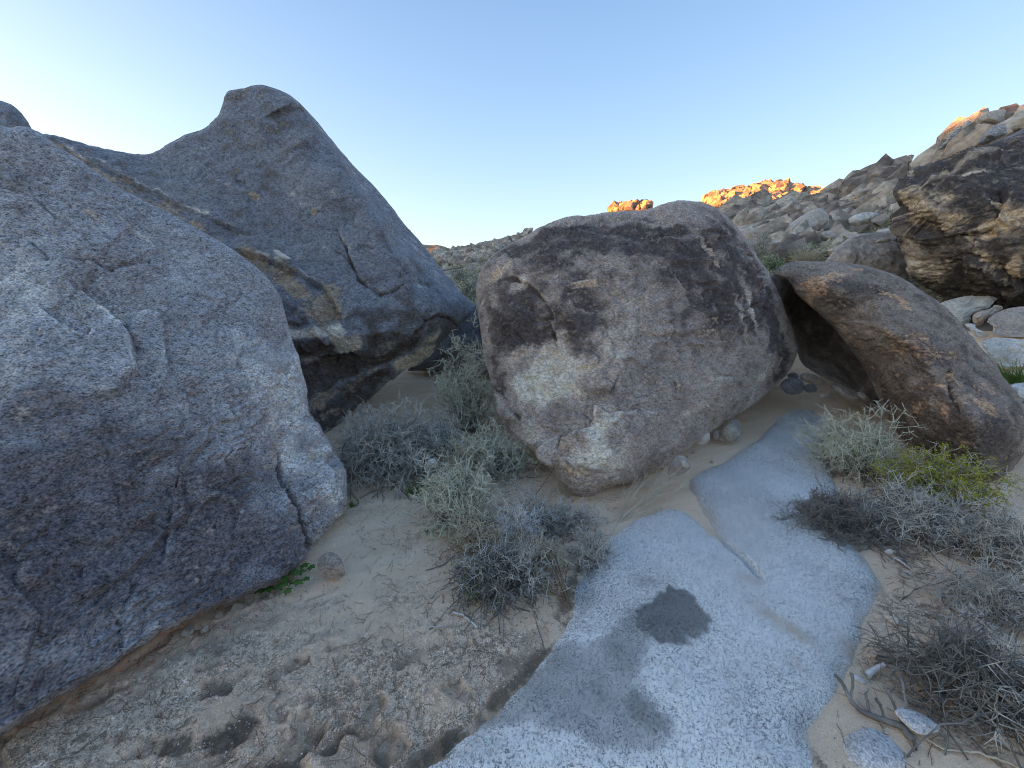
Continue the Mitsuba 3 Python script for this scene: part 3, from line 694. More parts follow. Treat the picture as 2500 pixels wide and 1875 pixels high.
put('distant_boulder', 'rock_peak', S('n', [(-80, 236, 7.2), (0, 246), (24, 253, 7.2), (48, 272), (67, 296), (82, 322, 7.1), (95, 420), (150, 760, 6.9), (-140, 780, 6.8)]), [(0, 300, 6.8), (30, 290, 6.9)], step=2.6, R=35, bulge=.3, thick=1.5, flake=.02, seed=240, bias=.2)
tag('distant_boulder', 'rounded dark boulder peeping over the top left corner behind the left boulder', 'boulder')
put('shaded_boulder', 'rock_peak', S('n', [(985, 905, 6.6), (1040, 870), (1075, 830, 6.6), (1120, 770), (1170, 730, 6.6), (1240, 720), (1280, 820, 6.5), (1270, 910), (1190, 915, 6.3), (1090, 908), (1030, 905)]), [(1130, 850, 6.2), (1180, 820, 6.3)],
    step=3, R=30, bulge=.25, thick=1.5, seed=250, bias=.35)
tag('shaded_boulder', 'dark shaded boulder low in the gap between the peaked and the central boulder', 'boulder')

# --- central boulder
mid_out = S('3', [(130, 560, 4.25), (128, 500), (150, 430, 4.35), (200, 370), (260, 320, 4.4), (330, 285), (400, 250), (470, 205), (560, 170), (690, 150, 4.4), (850, 132), (980, 128, 4.45), (1050, 105), (1120, 85, 4.5), (1200, 76), (1290, 88, 4.5),
                  (1350, 115), (1410, 170, 4.55), (1460, 230), (1530, 320, 4.6), (1590, 420), (1630, 490, 4.65), (1680, 590), (1720, 690, 4.7), (1745, 780), (1760, 840, 4.7), (1745, 900), (1700, 970, 4.6), (1640, 1030), (1580, 1090, 4.35),
                  (1480, 1155), (1390, 1210, 3.95), (1330, 1250), (1250, 1310), (1160, 1370, 3.5), (1090, 1420), (990, 1490, 3.2), (900, 1530), (790, 1570, 2.98), (690, 1588, 2.9), (620, 1575), (570, 1530, 2.9), (520, 1450), (430, 1360, 3.1),
                  (350, 1310), (300, 1260, 3.35), (250, 1170), (220, 1080, 3.7), (190, 970), (160, 830, 4.0), (140, 700)])
mid_ctrl = [(1330, 640, 3.75), (1500, 620, 3.68), (1680, 600, 3.78), (1800, 720, 3.92), (1250, 760, 3.68), (1400, 780, 3.36), (1550, 800, 3.26), (1700, 850, 3.5), (1850, 860, 4.1), (1300, 950, 3.32), (1420, 1000, 3.05), (1500, 1000, 2.97),
            (1440, 1120, 2.80), (1550, 1080, 2.95), (1650, 1000, 3.25), (1780, 960, 3.7), (1250, 650, 4.0), (1750, 560, 4.15), (1340, 800, 3.52), (1290, 720, 3.70)]
mid_cracks = [
    (S('3', [(250, 495), (290, 485), (330, 482), (390, 500), (450, 560), (510, 640), (500, 700), (520, 790), (540, 830)]), 3.5, .025, -.018, 60),
    (S('3', [(520, 1450), (525, 1370), (580, 1290), (650, 1250), (700, 1230), (730, 1160), (720, 1100)]), 5, .02, .05, 90),
    (S('3', [(1000, 212), (1090, 250), (1150, 270), (1190, 300), (1215, 328)]), 3, .025, .02, 40),
    (S('3', [(1120, 690), (1130, 780), (1165, 840)]), 2.6, .02, .012, 30), (S('3', [(1350, 965), (1420, 968), (1445, 1010)]), 3, .015, .02, 40),
    (S('3', [(1300, 265), (1335, 330), (1325, 410)]), 4, .03, .02, 30), (S('3', [(1020, 1080), (1070, 1010), (1130, 980)]), 3, -.012, .012, 40),
    (S('3', [(240, 660), (260, 740), (270, 820)]), 2.6, .012, 0, 20), (S('3', [(205, 1040), (260, 1080), (290, 1130), (340, 1190)]), 4, .025, .03, 50),
    (S('3', [(1360, 200), (1370, 290)]), 3, .012, .01, 30), (S('3', [(1020, 370), (1130, 440), (1200, 560)]), 3, .008, .015, 50), (S('3', [(1390, 660), (1395, 740)]), 2.5, .01, 0, 20),
    (S('3', [(1520, 640), (1525, 760)]), 2.5, .01, 0, 20), (S('3', [(850, 850), (880, 930), (830, 1000), (810, 1060)]), 3, .01, .015, 50), (S('3', [(960, 1120), (1020, 1150), (1090, 1140)]), 4, .012, .015, 40),
    (S('3', [(600, 560), (640, 620), (740, 640)]), 3, .01, .018, 60), (S('3', [(1290, 1130), (1310, 1190)]), 3, .012, 0, 20), (S('3', [(1480, 330), (1560, 440), (1610, 520)]), 3, .012, .025, 40),
    (S('3', [(760, 1170), (860, 1150), (950, 1130)]), 4, .012, .02, 60), (S('3', [(270, 330), (300, 370), (330, 430)]), 4, .008, .02, 40), (S('3', [(640, 1580), (760, 1550), (900, 1510)]), 4, .01, -.02, 40),
]


def m3(x, y, ru, rv, rot, dk, wm):
    u, v = S('3', [(x, y)])[0]
    return (u, v, ru, rv, rot, dk, wm)


mid_marks = [m3(800, 230, 1.0, .25, -4, .8, 0), m3(450, 290, .5, .24, -20, .8, 0), m3(1250, 340, .7, .45, -30, .62, 0), m3(1500, 460, .5, .6, -20, .7, 0), m3(1300, 700, .5, .25, 0, .25, 0), m3(600, 330, .75, .22, 8, .55, 0), m3(1250, 480, .55, .45, -20, .5, 0), m3(1000, 300, .5, .18, -20, .5, 0), m3(620, 640, .25, .3, 10, .55, .05), m3(700, 480, .5, .25, 0, .4, .05), m3(350, 660, .28, .36, 0, .95, 0), m3(240, 700, .14, .4, 0, .8, 0), m3(620, 860, .18, .22, 20, .65, 0), m3(600, 760, .2, .2, 0, .6, 0),
             m3(260, 1000, .14, .13, 0, .8, 0), m3(280, 1150, .07, .16, 20, .6, .4), m3(1650, 780, .22, .42, 10, .85, 0), m3(1620, 640, .15, .3, 15, .75, 0), m3(1700, 900, .14, .2, 0, .85, 0), m3(560, 1120, .22, .11, 5, .45, 0),
             m3(250, 440, .18, .10, 0, -.3, .75), m3(360, 500, .09, .06, 20, -.7, .2), m3(440, 1000, .34, .2, -20, -.95, .2), m3(320, 880, .16, .08, 0, -.6, .45), m3(540, 840, .11, .12, 20, -.6, .3), m3(500, 920, .28, .14, -15, -.95, .25), m3(700, 930, .16, .08, 0, -.5, .4),
             m3(815, 800, .13, .12, 0, -.5, .3), m3(930, 520, .2, .32, 0, -.2, .05), m3(1000, 620, .3, .2, 0, -.12, 0), m3(1530, 600, .05, .24, 20, -.75, .2), m3(1480, 640, .03, .2, 20, -.6, .1), m3(1320, 320, .07, .16, 15, -.45, .7), m3(1100, 180, .2, .06, 0, -.3, .05),
             m3(680, 490, .11, .05, 0, -.1, .8), m3(750, 1280, .2, .18, 30, -.9, 0), m3(950, 1330, .35, .16, 30, -.2, .08), m3(620, 1450, .22, .18, 0, -.2, .3), m3(1250, 1130, .5, .16, 28, -.3, .12), m3(1580, 1000, .3, .12, 40, -.5, .15), m3(400, 1250, .12, .12, 0, -.55, .0),
             m3(470, 1180, .2, .1, 0, -.1, .1), m3(1350, 760, .4, .12, 0, .0, .25), m3(1290, 130, .25, .07, -20, -.4, 0), m3(1100, 1000, .3, .2, 20, .12, .2)]
put('central_boulder', 'rock_mid', mid_out, mid_ctrl, step=2.6, R=48, bulge=.27, thick=2.4, blur=9, big=.035, mid=.024, fine=.015, flake=.028, flake_f=5.5, aniso=np.array([[1, 0, .5], [0, 1, 0], [-.4, 0, 1.2]]), cracks=mid_cracks, marks=mid_marks, bias=.12, seed=300, jag=1.4)
tag('central_boulder', 'massive rounded brown-grey boulder at the centre with a black varnish patch on its left side', 'boulder')
put('wedge_stone', 'rock_mid', S('3', [(425, 1350, 3.0), (470, 1310), (500, 1290, 3.0), (548, 1268, 2.98), (562, 1290), (535, 1370), (515, 1440, 2.9), (440, 1400)]), S('3', [(500, 1350, 2.92)]), step=2, R=8, bulge=.05, thick=.3, blur=3, big=.006, mid=.005, fine=.003, flake=.003, seed=330, jag=.6, bias=-.2)
tag('wedge_stone', 'pale flat-faced wedge stone leaning against the left foot of the central boulder', 'rock')

# --- arched boulder on the right
arch_out = S('5', [(180, 265, 4.75), (220, 225), (290, 195, 4.7), (400, 190), (520, 195, 4.5), (640, 205), (760, 235, 4.35), (860, 270), (960, 325, 4.2), (1060, 390), (1150, 460, 4.05), (1240, 560), (1320, 660, 3.85), (1390, 740), (1460, 840, 3.65),
                   (1510, 900), (1555, 970), (1580, 1060, 3.45), (1575, 1150), (1550, 1240, 3.35), (1495, 1320), (1430, 1375, 3.2), (1330, 1395, 3.15), (1200, 1345, 3.2), (1080, 1290, 3.35), (900, 1170, 3.8), (800, 1030, 4.15), (760, 930), (720, 830, 4.2),
                   (680, 760), (620, 680, 4.2), (540, 580), (460, 490, 4.25), (380, 420), (320, 370, 4.4), (290, 325), (275, 292, 4.55), (220, 292)])
arch_ctrl = [(2050, 700, 3.98), (2150, 800, 3.68), (2250, 850, 3.46), (2300, 950, 3.2), (2380, 1020, 3.0), (2200, 950, 3.6), (2380, 1100, 3.05), (2250, 1030, 3.4), (2150, 720, 3.98), (2330, 850, 3.47), (1990, 680, 4.22), (2460, 1040, 3.08)]


def m5(x, y, ru, rv, rot, dk, wm):
    u, v = S('5', [(x, y)])[0]
    return (u, v, ru, rv, rot, dk, wm)


arch_cracks = [(S('5', [(1160, 770), (1165, 850), (1175, 940), (1200, 1020)]), 3.5, .04, -.02, 40), (S('5', [(700, 245), (830, 290)]), 3, .012, .02, 30), (S('5', [(1050, 900), (1060, 980)]), 3, .01, .01, 30),
               (S('5', [(760, 430), (850, 520), (900, 640)]), 3, .008, .012, 50), (S('5', [(1000, 520), (1060, 640), (1090, 720)]), 3, .008, .012, 50), (S('5', [(950, 1000), (960, 1080)]), 3, .012, .01, 30)]
arch_marks = [m5(470, 265, .26, .07, 8, -.1, .95), m5(390, 330, .16, .16, -40, -.2, .7), m5(640, 240, .08, .03, 0, -.1, .9), m5(880, 400, .18, .06, -20, -.1, .7), m5(900, 440, .1, .05, -20, -.4, .5), m5(480, 440, .05, .05, 0, -.9, .1), m5(600, 330, .3, .16, 0, .6, 0),
              m5(350, 210, .25, .05, 0, .15, 0), m5(1290, 930, .2, .18, -20, -.3, .75), m5(1350, 870, .12, .1, 0, -.4, .6), m5(1180, 960, .05, .2, -8, .8, 0), m5(1050, 970, .05, .05, 0, -.8, .1), m5(1110, 1010, .06, .05, 0, -.2, .8),
              m5(620, 620, .08, .5, 45, -.1, .3), m5(900, 620, .4, .2, -30, .15, .3), m5(1050, 750, .5, .25, -30, .4, .1), m5(1400, 1150, .3, .3, 0, .75, 0), m5(1200, 1230, .3, .12, -20, .7, 0), m5(780, 900, .12, .25, 20, .3, .1), m5(1180, 540, .3, .05, -35, .1, .05),
              m5(750, 350, .3, .12, -20, .5, .1), m5(1050, 1090, .2, .1, 0, .5, .1)]
put('arched_boulder', 'rock_arch', arch_out, arch_ctrl, step=2.6, R=45, bulge=.22, thick=.9, blur=9, big=.025, mid=.020, fine=.014, flake=.022, flake_f=5, aniso=np.array([[1, 0, .5], [0, 1, 0], [-.5, 0, 1.5]]), cracks=arch_cracks, marks=arch_marks, bias=.3, seed=400, jag=1.2)
tag('arched_boulder', 'dark brown arched boulder curving over a hollow at the right, patched with orange', 'boulder')
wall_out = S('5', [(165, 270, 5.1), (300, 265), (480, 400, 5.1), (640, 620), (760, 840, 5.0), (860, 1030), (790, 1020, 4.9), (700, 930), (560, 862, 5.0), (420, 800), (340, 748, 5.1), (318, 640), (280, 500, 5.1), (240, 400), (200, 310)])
put('arched_boulder__inner_wall', 'rock_tan', wall_out, S('5', [(380, 600, 6.0), (520, 700, 5.75), (640, 820, 5.4), (300, 450, 6.3), (400, 730, 5.6), (460, 600, 6.1)]), step=3, R=8, bulge=.02, thick=1.8, back=.0, blur=6, big=.04, mid=.02, fine=.008, flake=.015, marks=[m5(400, 740, .35, .22, 20, -.1, .1)], seed=430, bias=.65)  # high bias darkens the whole wall, painting the hollow's shade into the stone
tag('arched_boulder__inner_wall', 'rough pale inner wall of the hollow, shade painted into its colour')

# --- overhanging boulder, top right
over_out = S('n', [(2177, 468, 7.9), (2188, 450), (2199, 424, 8.2), (2235, 403), (2275, 397, 8.4), (2315, 378), (2387, 356, 8.4), (2440, 342), (2500, 322, 8.4), (2700, 270, 8.3), (2720, 780, 7.0), (2500, 756, 7.6), (2440, 742), (2380, 735, 7.9), (2315, 730), (2279, 716, 7.9),
                   (2243, 697), (2217, 671, 8.0), (2211, 641), (2214, 598, 8.0), (2210, 562), (2208, 528, 8.1), (2200, 508), (2187, 487)])
over_ctrl = S('n', [(2230, 470, 7.4), (2280, 440, 7.6), (2380, 400, 7.6), (2232, 530, 7.5), (2300, 540, 7.1), (2400, 500, 6.9), (2500, 500, 6.6), (2250, 560, 7.75), (2240, 620, 7.7), (2290, 620, 7.4), (2330, 660, 7.4), (2420, 640, 6.9), (2500, 680, 6.8), (2400, 710, 7.5), (2290, 690, 7.6), (2600, 520, 6.4)])


def mh(x, y, ru, rv, rot, dk, wm):
    u, v = S('h', [(x, y)])[0]
    return (u, v, ru, rv, rot, dk, wm)


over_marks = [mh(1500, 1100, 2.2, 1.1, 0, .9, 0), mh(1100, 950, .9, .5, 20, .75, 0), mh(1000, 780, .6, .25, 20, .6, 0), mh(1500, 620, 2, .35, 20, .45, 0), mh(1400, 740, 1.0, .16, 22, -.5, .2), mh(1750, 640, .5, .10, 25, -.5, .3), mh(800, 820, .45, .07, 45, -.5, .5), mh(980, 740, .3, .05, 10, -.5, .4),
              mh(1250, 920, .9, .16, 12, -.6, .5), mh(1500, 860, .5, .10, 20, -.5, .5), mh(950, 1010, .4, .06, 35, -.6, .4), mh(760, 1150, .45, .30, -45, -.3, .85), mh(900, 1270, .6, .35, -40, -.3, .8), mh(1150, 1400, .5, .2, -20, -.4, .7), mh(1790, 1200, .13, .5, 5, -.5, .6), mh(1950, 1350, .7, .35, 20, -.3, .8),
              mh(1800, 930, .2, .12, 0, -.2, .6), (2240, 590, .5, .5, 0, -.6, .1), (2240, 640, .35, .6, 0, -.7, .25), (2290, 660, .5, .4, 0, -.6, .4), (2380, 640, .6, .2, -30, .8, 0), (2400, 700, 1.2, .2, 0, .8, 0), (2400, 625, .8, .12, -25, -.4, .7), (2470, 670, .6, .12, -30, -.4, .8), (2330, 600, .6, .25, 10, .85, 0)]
over_cracks = [(S('h', [(1180, 1580), (1400, 1520), (1600, 1510), (1750, 1440)]), 3, .06, -.08, 50), (S('h', [(680, 1210), (800, 1310), (860, 1370), (1000, 1420), (1180, 1560)]), 3, .06, .15, 60), (S('h', [(1740, 1420), (1790, 1300), (1850, 1200), (1860, 1000)]), 3, .05, .08, 50),
               (S('h', [(840, 1060), (960, 980), (1080, 930), (1400, 960), (1650, 850)]), 3, .03, .09, 60), (S('h', [(900, 770), (1200, 680), (1450, 620), (1850, 590)]), 3, .03, .08, 60), (S('4', [(1780, 1170), (1900, 1180), (2020, 1260), (2090, 1330), (2210, 1420)]), 3, .06, .12, 50),
               (S('4', [(1700, 1040), (1860, 1030), (2030, 1030)]), 3, .03, .05, 40), (S('4', [(1850, 1130), (1890, 1060)]), 2, .03, .02, 30)]
over_marks = [(u, v, ru * (.55 if dk < 0.3 else 1), rv * (.55 if dk < 0.3 else 1), rot, dk, wm) for u, v, ru, rv, rot, dk, wm in over_marks]
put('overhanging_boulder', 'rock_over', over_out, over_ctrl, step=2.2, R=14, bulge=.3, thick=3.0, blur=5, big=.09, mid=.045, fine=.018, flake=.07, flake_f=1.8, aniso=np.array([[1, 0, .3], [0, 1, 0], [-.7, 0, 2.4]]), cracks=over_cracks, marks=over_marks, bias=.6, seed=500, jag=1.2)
tag('overhanging_boulder', 'big black and tan boulder with a jutting nose at the far right', 'boulder')


# ------------------------------------------------------------------ smaller rocks near the wash
def fdepth(p):
    return float((np.asarray(p) - EYE) @ FWD)


def rest_depth(pts, back=0.97):
    """Depth of a rock from where its lowest sighting meets the ground."""
    lo = max(pts, key=lambda p: p[1])
    return fdepth(land(lo[0], lo[1])) * back


def rock(key, mat, pts, label, cat='rock', d=None, step=2.2, fat=.35, tilt=0.0, group=None, R=None, flat=0, back=.97, **k):
    d = rest_depth(pts, back) if d is None else d
    a = np.array(pts, float)
    w, h = np.ptp(a[:, 0]), np.ptp(a[:, 1])
    size = max(min(w, h), .5 * max(w, h)) * d / FPX
    bot = a[:, 1].max()
    o = [(u, v, d + tilt * (bot - v) * d / FPX) for u, v in pts]
    cu, cv = a.mean(0)
    ctrl = [(cu, cv + h * .12, d + tilt * (bot - cv) * d / FPX - size * fat), (cu - w * .2, cv, d + tilt * (bot - cv) * d / FPX - size * fat * .75), (cu + w * .2, cv, d + tilt * (bot - cv) * d / FPX - size * fat * .75)]
    kw = dict(step=step, R=R or max(5, min(w, h) * .3), bulge=size * .16, thick=size * .9, blur=max(2, min(w, h) * .06), big=size * .05, mid=size * .022, fine=size * .008, flake=size * .02, flake_f=2.2 / size, craze=size * .02, craze_f=1.2 / size, jag=.8)
    kw.update(k)
    put(key, mat, o, ctrl, **kw)
    tag(key, label, cat, group)


SEED = 600
near_rocks = [
    ('round_stone', 'rock_mid', S('6', [(55, 1340), (80, 1290), (130, 1273), (180, 1295), (205, 1340), (222, 1390), (200, 1425), (130, 1432), (70, 1405)]), 'fist-sized speckled grey stone alone on the sand below the split corner', dict(back=.985)),
    ('prop_stone', 'rock_tan', S('u', [(605, 730), (650, 670), (700, 640), (742, 640), (770, 700), (762, 790), (722, 848), (660, 842), (603, 795)]), 'upright grey-tan stone propping the right underside of the central boulder', dict(bias=.3)),
    ('prop_stone_001', 'rock_tan', S('u', [(503, 765), (530, 735), (570, 733), (596, 770), (582, 818), (540, 830), (506, 805)]), 'round fist-sized stone just left of the upright propping stone', dict(bias=.3)),
    ('prop_stone_002', 'rock_tan', S('u', [(572, 818), (592, 803), (612, 820), (606, 838), (584, 840)]), 'tiny pebble between the two propping stones', dict(step=1.2)),
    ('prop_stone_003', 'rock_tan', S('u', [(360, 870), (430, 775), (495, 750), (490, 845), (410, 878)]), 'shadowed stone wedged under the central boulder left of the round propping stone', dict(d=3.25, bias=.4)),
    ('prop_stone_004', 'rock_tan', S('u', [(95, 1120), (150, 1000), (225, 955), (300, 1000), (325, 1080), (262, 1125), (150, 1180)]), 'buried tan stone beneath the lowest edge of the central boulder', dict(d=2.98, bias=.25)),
    ('prop_stone_005', 'rock_tan', S('u', [(228, 1025), (262, 1000), (315, 1050), (293, 1088), (250, 1075)]), 'small stone lying on the buried tan stone', dict(step=1.4, d=2.86)),
    ('cube_stone', 'rock_pale', S('6', [(668, 775), (690, 745), (726, 738), (742, 775), (722, 802), (680, 797)]), 'small pale cube-like stone among the shrubs', dict(step=1.4, d=3.1, R=5)),
    ('speckled_rock', 'rock_grit', S('7', [(358, 1500), (430, 1440), (540, 1408), (640, 1440), (720, 1500), (790, 1570), (870, 1640), (940, 1760), (700, 1850), (380, 1800), (330, 1600)]), 'pale speckled rock cut by the bottom edge of the frame', dict(d=1.30, fat=.22, tilt=.5, bias=-.35)),
    ('buried_rock', 'rock_grit', S('7', [(678, 1312), (740, 1288), (850, 1328), (950, 1388), (985, 1432), (900, 1465), (820, 1452), (760, 1400)]), 'half-buried pale rock behind the dead branch', dict(fat=.15, tilt=.8, bias=-.3)),
    ('hollow_rock', 'rock_peak', S('u', [(1110, 350), (1150, 285), (1230, 258), (1345, 290), (1335, 405), (1200, 425)]), 'dark rock in the mouth of the hollow behind the central boulder', dict(d=4.75, bias=.3)),
    ('hollow_rock_001', 'rock_peak', S('u', [(1335, 335), (1400, 318), (1450, 335), (1455, 395), (1345, 400)]), 'second dark rock in the hollow, right of the larger one', dict(d=4.75, bias=.3)),
    ('hollow_rock_002', 'rock_tan', S('u', [(1560, 335), (1640, 308), (1800, 380), (1960, 450), (1995, 560), (1850, 545), (1650, 430)]), 'long slanting slab at the foot of the inner wall', dict(d=4.7, bias=.4)),
    ('hollow_rock_003', 'rock_tan', S('u', [(1800, 405), (1850, 383), (1930, 440), (1935, 485), (1870, 475)]), 'pale-topped stone on the slanting slab in the hollow', dict(d=4.5, bias=.1)),
    ('hollow_rock_004', 'rock_peak', S('u', [(1175, 245), (1225, 215), (1275, 222), (1302, 272), (1220, 285)]), 'small dark stone on top of the rocks in the hollow', dict(d=4.9, bias=.3)),
    ('hollow_rock_005', 'rock_tan', S('u', [(1455, 415), (1540, 398), (1590, 430), (1570, 452), (1490, 455)]), 'flat stone on the sand at the back of the hollow', dict(d=4.7, bias=.2)),
    ('hollow_rock_006', 'rock_tan', S('u', [(1290, 250), (1350, 215), (1460, 250), (1560, 320), (1450, 335), (1340, 300)]), 'pale rubble slab at the back of the hollow', dict(d=5.1, bias=-.1)),
    ('white_pebble', 'rock_pale', S('7', [(635, 355), (670, 340), (695, 360), (680, 380), (645, 375)]), 'whitish pebble on the sand at the slab\'s right edge', dict(step=1.2)),
    ('white_pebble_001', 'rock_pale', S('7', [(568, 672), (580, 660), (598, 672), (590, 688), (572, 685)]), 'white pebble at the lower right margin of the slab', dict(step=1.0)),
]
for key, mat, pts, lab, kw in near_rocks:
    SEED += 7
    rock(key, mat, pts, lab, seed=SEED, **kw)

# pale slabs behind the arched boulder
mid_rocks = [
    ('pale_rock', 'rock_pale', S('e', [(180, 330), (330, 268), (520, 222), (700, 208), (990, 206), (985, 240), (920, 290), (860, 380), (700, 420), (640, 465), (610, 580), (520, 600), (380, 470)]), 'cream layered rock with a pointed right tip under the overhanging boulder', dict(fat=.15, tilt=.4)),
    ('brown_rock', 'rock_tan', S('e', [(630, 470), (720, 408), (860, 382), (940, 315), (1070, 360), (940, 450), (800, 525), (770, 600), (660, 600)]), 'brown broken rock tucked beneath the tip of the cream rock', dict(bias=.1)),
    ('grey_slab', 'rock_tan', S('e', [(790, 540), (1000, 398), (1296, 348), (1480, 340), (1500, 740), (1130, 745), (850, 710), (900, 600)]), 'sloping grey slab at the right edge under the overhang', dict(fat=.12, tilt=.6, bias=.15)),
    ('pale_chip', 'rock_pale', S('e', [(520, 560), (640, 556), (712, 580), (695, 620), (865, 690), (845, 755), (690, 760), (600, 660)]), 'small pale angular rock between the cream rock and the layered slab', dict()),
    ('layered_slab', 'rock_pale', S('e', [(720, 800), (850, 738), (1000, 728), (1296, 760), (1480, 770), (1500, 1050), (1296, 1130), (960, 1130), (870, 980)]), 'low pale layered slab above the green tuft at the right edge', dict(fat=.12, tilt=.5, cracks=[(S('e', [(740, 800), (950, 830), (1100, 835), (1400, 840)]), 2.5, .05, .03, 25)])),
    ('white_slab', 'rock_pale', S('e', [(1090, 1350), (1180, 1325), (1300, 1315), (1480, 1300), (1500, 1700), (1310, 1640), (1190, 1450)]), 'whitish slab beside the arched boulder at the right edge', dict(fat=.1, tilt=.6, bias=-.35)),
]
for key, mat, pts, lab, kw in mid_rocks:
    SEED += 7
    kw = dict(dict(mid=.035, fine=.014, flake=.05, flake_f=2.6, craze=.03, aniso=np.array([[1, 0, .3], [0, 1, 0], [-.6, 0, 2.6]])), **kw)
    rock(key, mat, pts, lab, seed=SEED, **kw)

far_rocks = [
    ('flat_boulder', 'rock_tan', S('4', [(840, 1240), (950, 1120), (1020, 1052), (1100, 1020), (1200, 1008), (1330, 1012), (1430, 1010), (1470, 1350), (1300, 1330), (1000, 1260)]), 'broad brown flat-topped boulder behind the arched boulder', dict(d=9.6, fat=.22, tilt=.5, bias=.25)),
    ('flat_boulder_001', 'rock_tan', S('4', [(1195, 1085), (1250, 1050), (1312, 1048), (1322, 1075), (1270, 1092)]), 'small rounded rock on the broad flat-topped boulder', dict(d=9.3)),
    ('flat_boulder_002', 'rock_peak', S('4', [(1305, 1078), (1360, 1030), (1425, 1005), (1440, 1080)]), 'dark wedge rock on the flat-topped boulder against the overhanging boulder', dict(d=9.2, bias=.1)),
    ('tan_boulder', 'rock_tan', S('4', [(540, 1070), (580, 1010), (650, 950), (720, 900), (790, 858), (850, 850), (893, 890), (902, 940), (880, 1000), (800, 1040), (700, 1080), (600, 1095)]), 'smooth tan egg-shaped boulder on the slope between central boulder and overhang', dict(bias=-.15, flake=0)),
    ('tan_boulder_001', 'rock_tan', S('4', [(890, 880), (950, 863), (1000, 898), (1022, 950), (985, 985), (905, 985)]), 'smaller dark-capped tan boulder touching the egg-shaped one', dict(bias=.0)),
    ('cream_boulder', 'rock_pale', S('4', [(1020, 935), (1060, 900), (1120, 885), (1200, 878), (1250, 890), (1200, 945), (1150, 975), (1050, 965)]), 'cream boulder right of the tan boulders', dict()),
    ('cream_boulder_001', 'rock_pale', S('4', [(1190, 960), (1240, 905), (1330, 862), (1400, 845), (1440, 900), (1400, 950), (1280, 960)]), 'pale boulder leaning against the back of the overhanging boulder', dict()),
    ('low_boulder', 'rock_peak', S('4', [(1010, 910), (1030, 870), (1080, 853), (1115, 870), (1090, 890)]), 'small dark rock left of the cream boulder', dict()),
    ('low_boulder_001', 'rock_peak', S('4', [(1110, 880), (1140, 840), (1210, 830), (1290, 850), (1240, 878)]), 'dark low boulder on the slope above the cream boulder', dict()),
    ('low_boulder_002', 'rock_tan', S('4', [(820, 1030), (870, 1000), (960, 1000), (1000, 1040), (960, 1090), (850, 1080)]), 'grey boulder half hidden in brush below the tan boulders', dict(bias=.3)),
]
for key, mat, pts, lab, kw in far_rocks:
    SEED += 7
    rock(key, mat, pts, lab, 'boulder', seed=SEED, step=1.8, **kw)


def ridge_depth(u, v, k=.96):
    a, e = bearing(np.array(float(u)), np.array(float(v)))
    R = float(np.interp(a, RD_AZ, RD_R)) * k
    r = ray(np.array(float(u)), np.array(float(v)))
    return R / math.hypot(r[0], r[1])


sky_rocks = [
    ('standing_rock', 'rock_peak', S('h', [(350, 960), (380, 880), (420, 790), (470, 712), (540, 697), (595, 695), (612, 735), (570, 830), (520, 910), (400, 970)]), 'grey standing rock with a rounded head on the right skyline', .93, dict(bias=-.15)),
    ('skyline_slab', 'rock_peak', S('h', [(1080, 600), (1230, 430), (1350, 315), (1400, 290), (1390, 420), (1330, 470), (1200, 560)]), 'long smooth slab rising to the right skyline below the sunlit block', .93, dict(bias=-.2)),
    ('sunlit_block', 'rock_tan', S('h', [(1358, 340), (1390, 288), (1450, 238), (1500, 268), (1528, 320), (1500, 372), (1400, 378)]), 'golden sunlit block on the right skyline left of the tower', .90, dict(bias=-.1)),
    ('skyline_tower', 'rock_tan', S('h', [(1565, 235), (1640, 160), (1750, 135), (1860, 122), (1880, 140), (1870, 275), (1750, 300), (1680, 280), (1600, 270)]), 'square-topped rock tower, highest point of the right skyline', .92, dict(bias=.2, R=6, smooth_outline=0)),
    ('sunlit_block_001', 'rock_tan', S('h', [(1520, 330), (1570, 278), (1640, 320), (1650, 360), (1560, 352)]), 'small sunlit rock just below the square tower', .89, dict(bias=-.1)),
    ('skyline_slab_001', 'rock_peak', S('h', [(1540, 520), (1600, 420), (1700, 330), (1860, 288), (1965, 310), (1890, 400), (1760, 455), (1650, 500)]), 'domed grey slab under the square tower', .88, dict(bias=-.2)),
    ('sunlit_block_002', 'rock_tan', S('h', [(1720, 310), (1800, 270), (1900, 253), (1970, 290), (1870, 318)]), 'sunlit rock at the right foot of the square tower', .93, dict()),
    ('skyline_rock', 'rock_tan', S('h', [(1985, 320), (2040, 262), (2120, 235), (2200, 250), (2200, 380), (2000, 350)]), 'sunlit rock where the skyline leaves the right edge', .93, dict()),
    ('skyline_rock_001', 'rock_peak', S('h', [(930, 700), (1000, 600), (1060, 553), (1092, 575), (1030, 670), (980, 715)]), 'dark leaning rock on the skyline right of the standing rock', .94, dict(bias=.1)),
    ('skyline_slab_002', 'rock_peak', S('h', [(1400, 600), (1420, 500), (1520, 400), (1600, 360), (1620, 400), (1520, 520), (1440, 600)]), 'narrow grey slab between the two larger slabs below the tower', .90, dict(bias=0)),
    ('skyline_slab_003', 'rock_peak', S('h', [(1500, 640), (1640, 520), (1900, 430), (2074, 330), (2160, 330), (2160, 640), (1800, 620)]), 'dark slanting slab behind the top of the overhanging boulder', .75, dict(bias=.2, fat=.15)),
]
for key, mat, pts, lab, k_, kw in sky_rocks:
    SEED += 7
    a = np.mean([p[:2] for p in pts], 0)
    rock(key, mat, pts, lab, 'rock', d=ridge_depth(a[0], a[1], k_), seed=SEED, step=1.7, **kw)

# ------------------------------------------------------------------ rocks scattered over the hillside and the ridge
rng = np.random.default_rng(5)


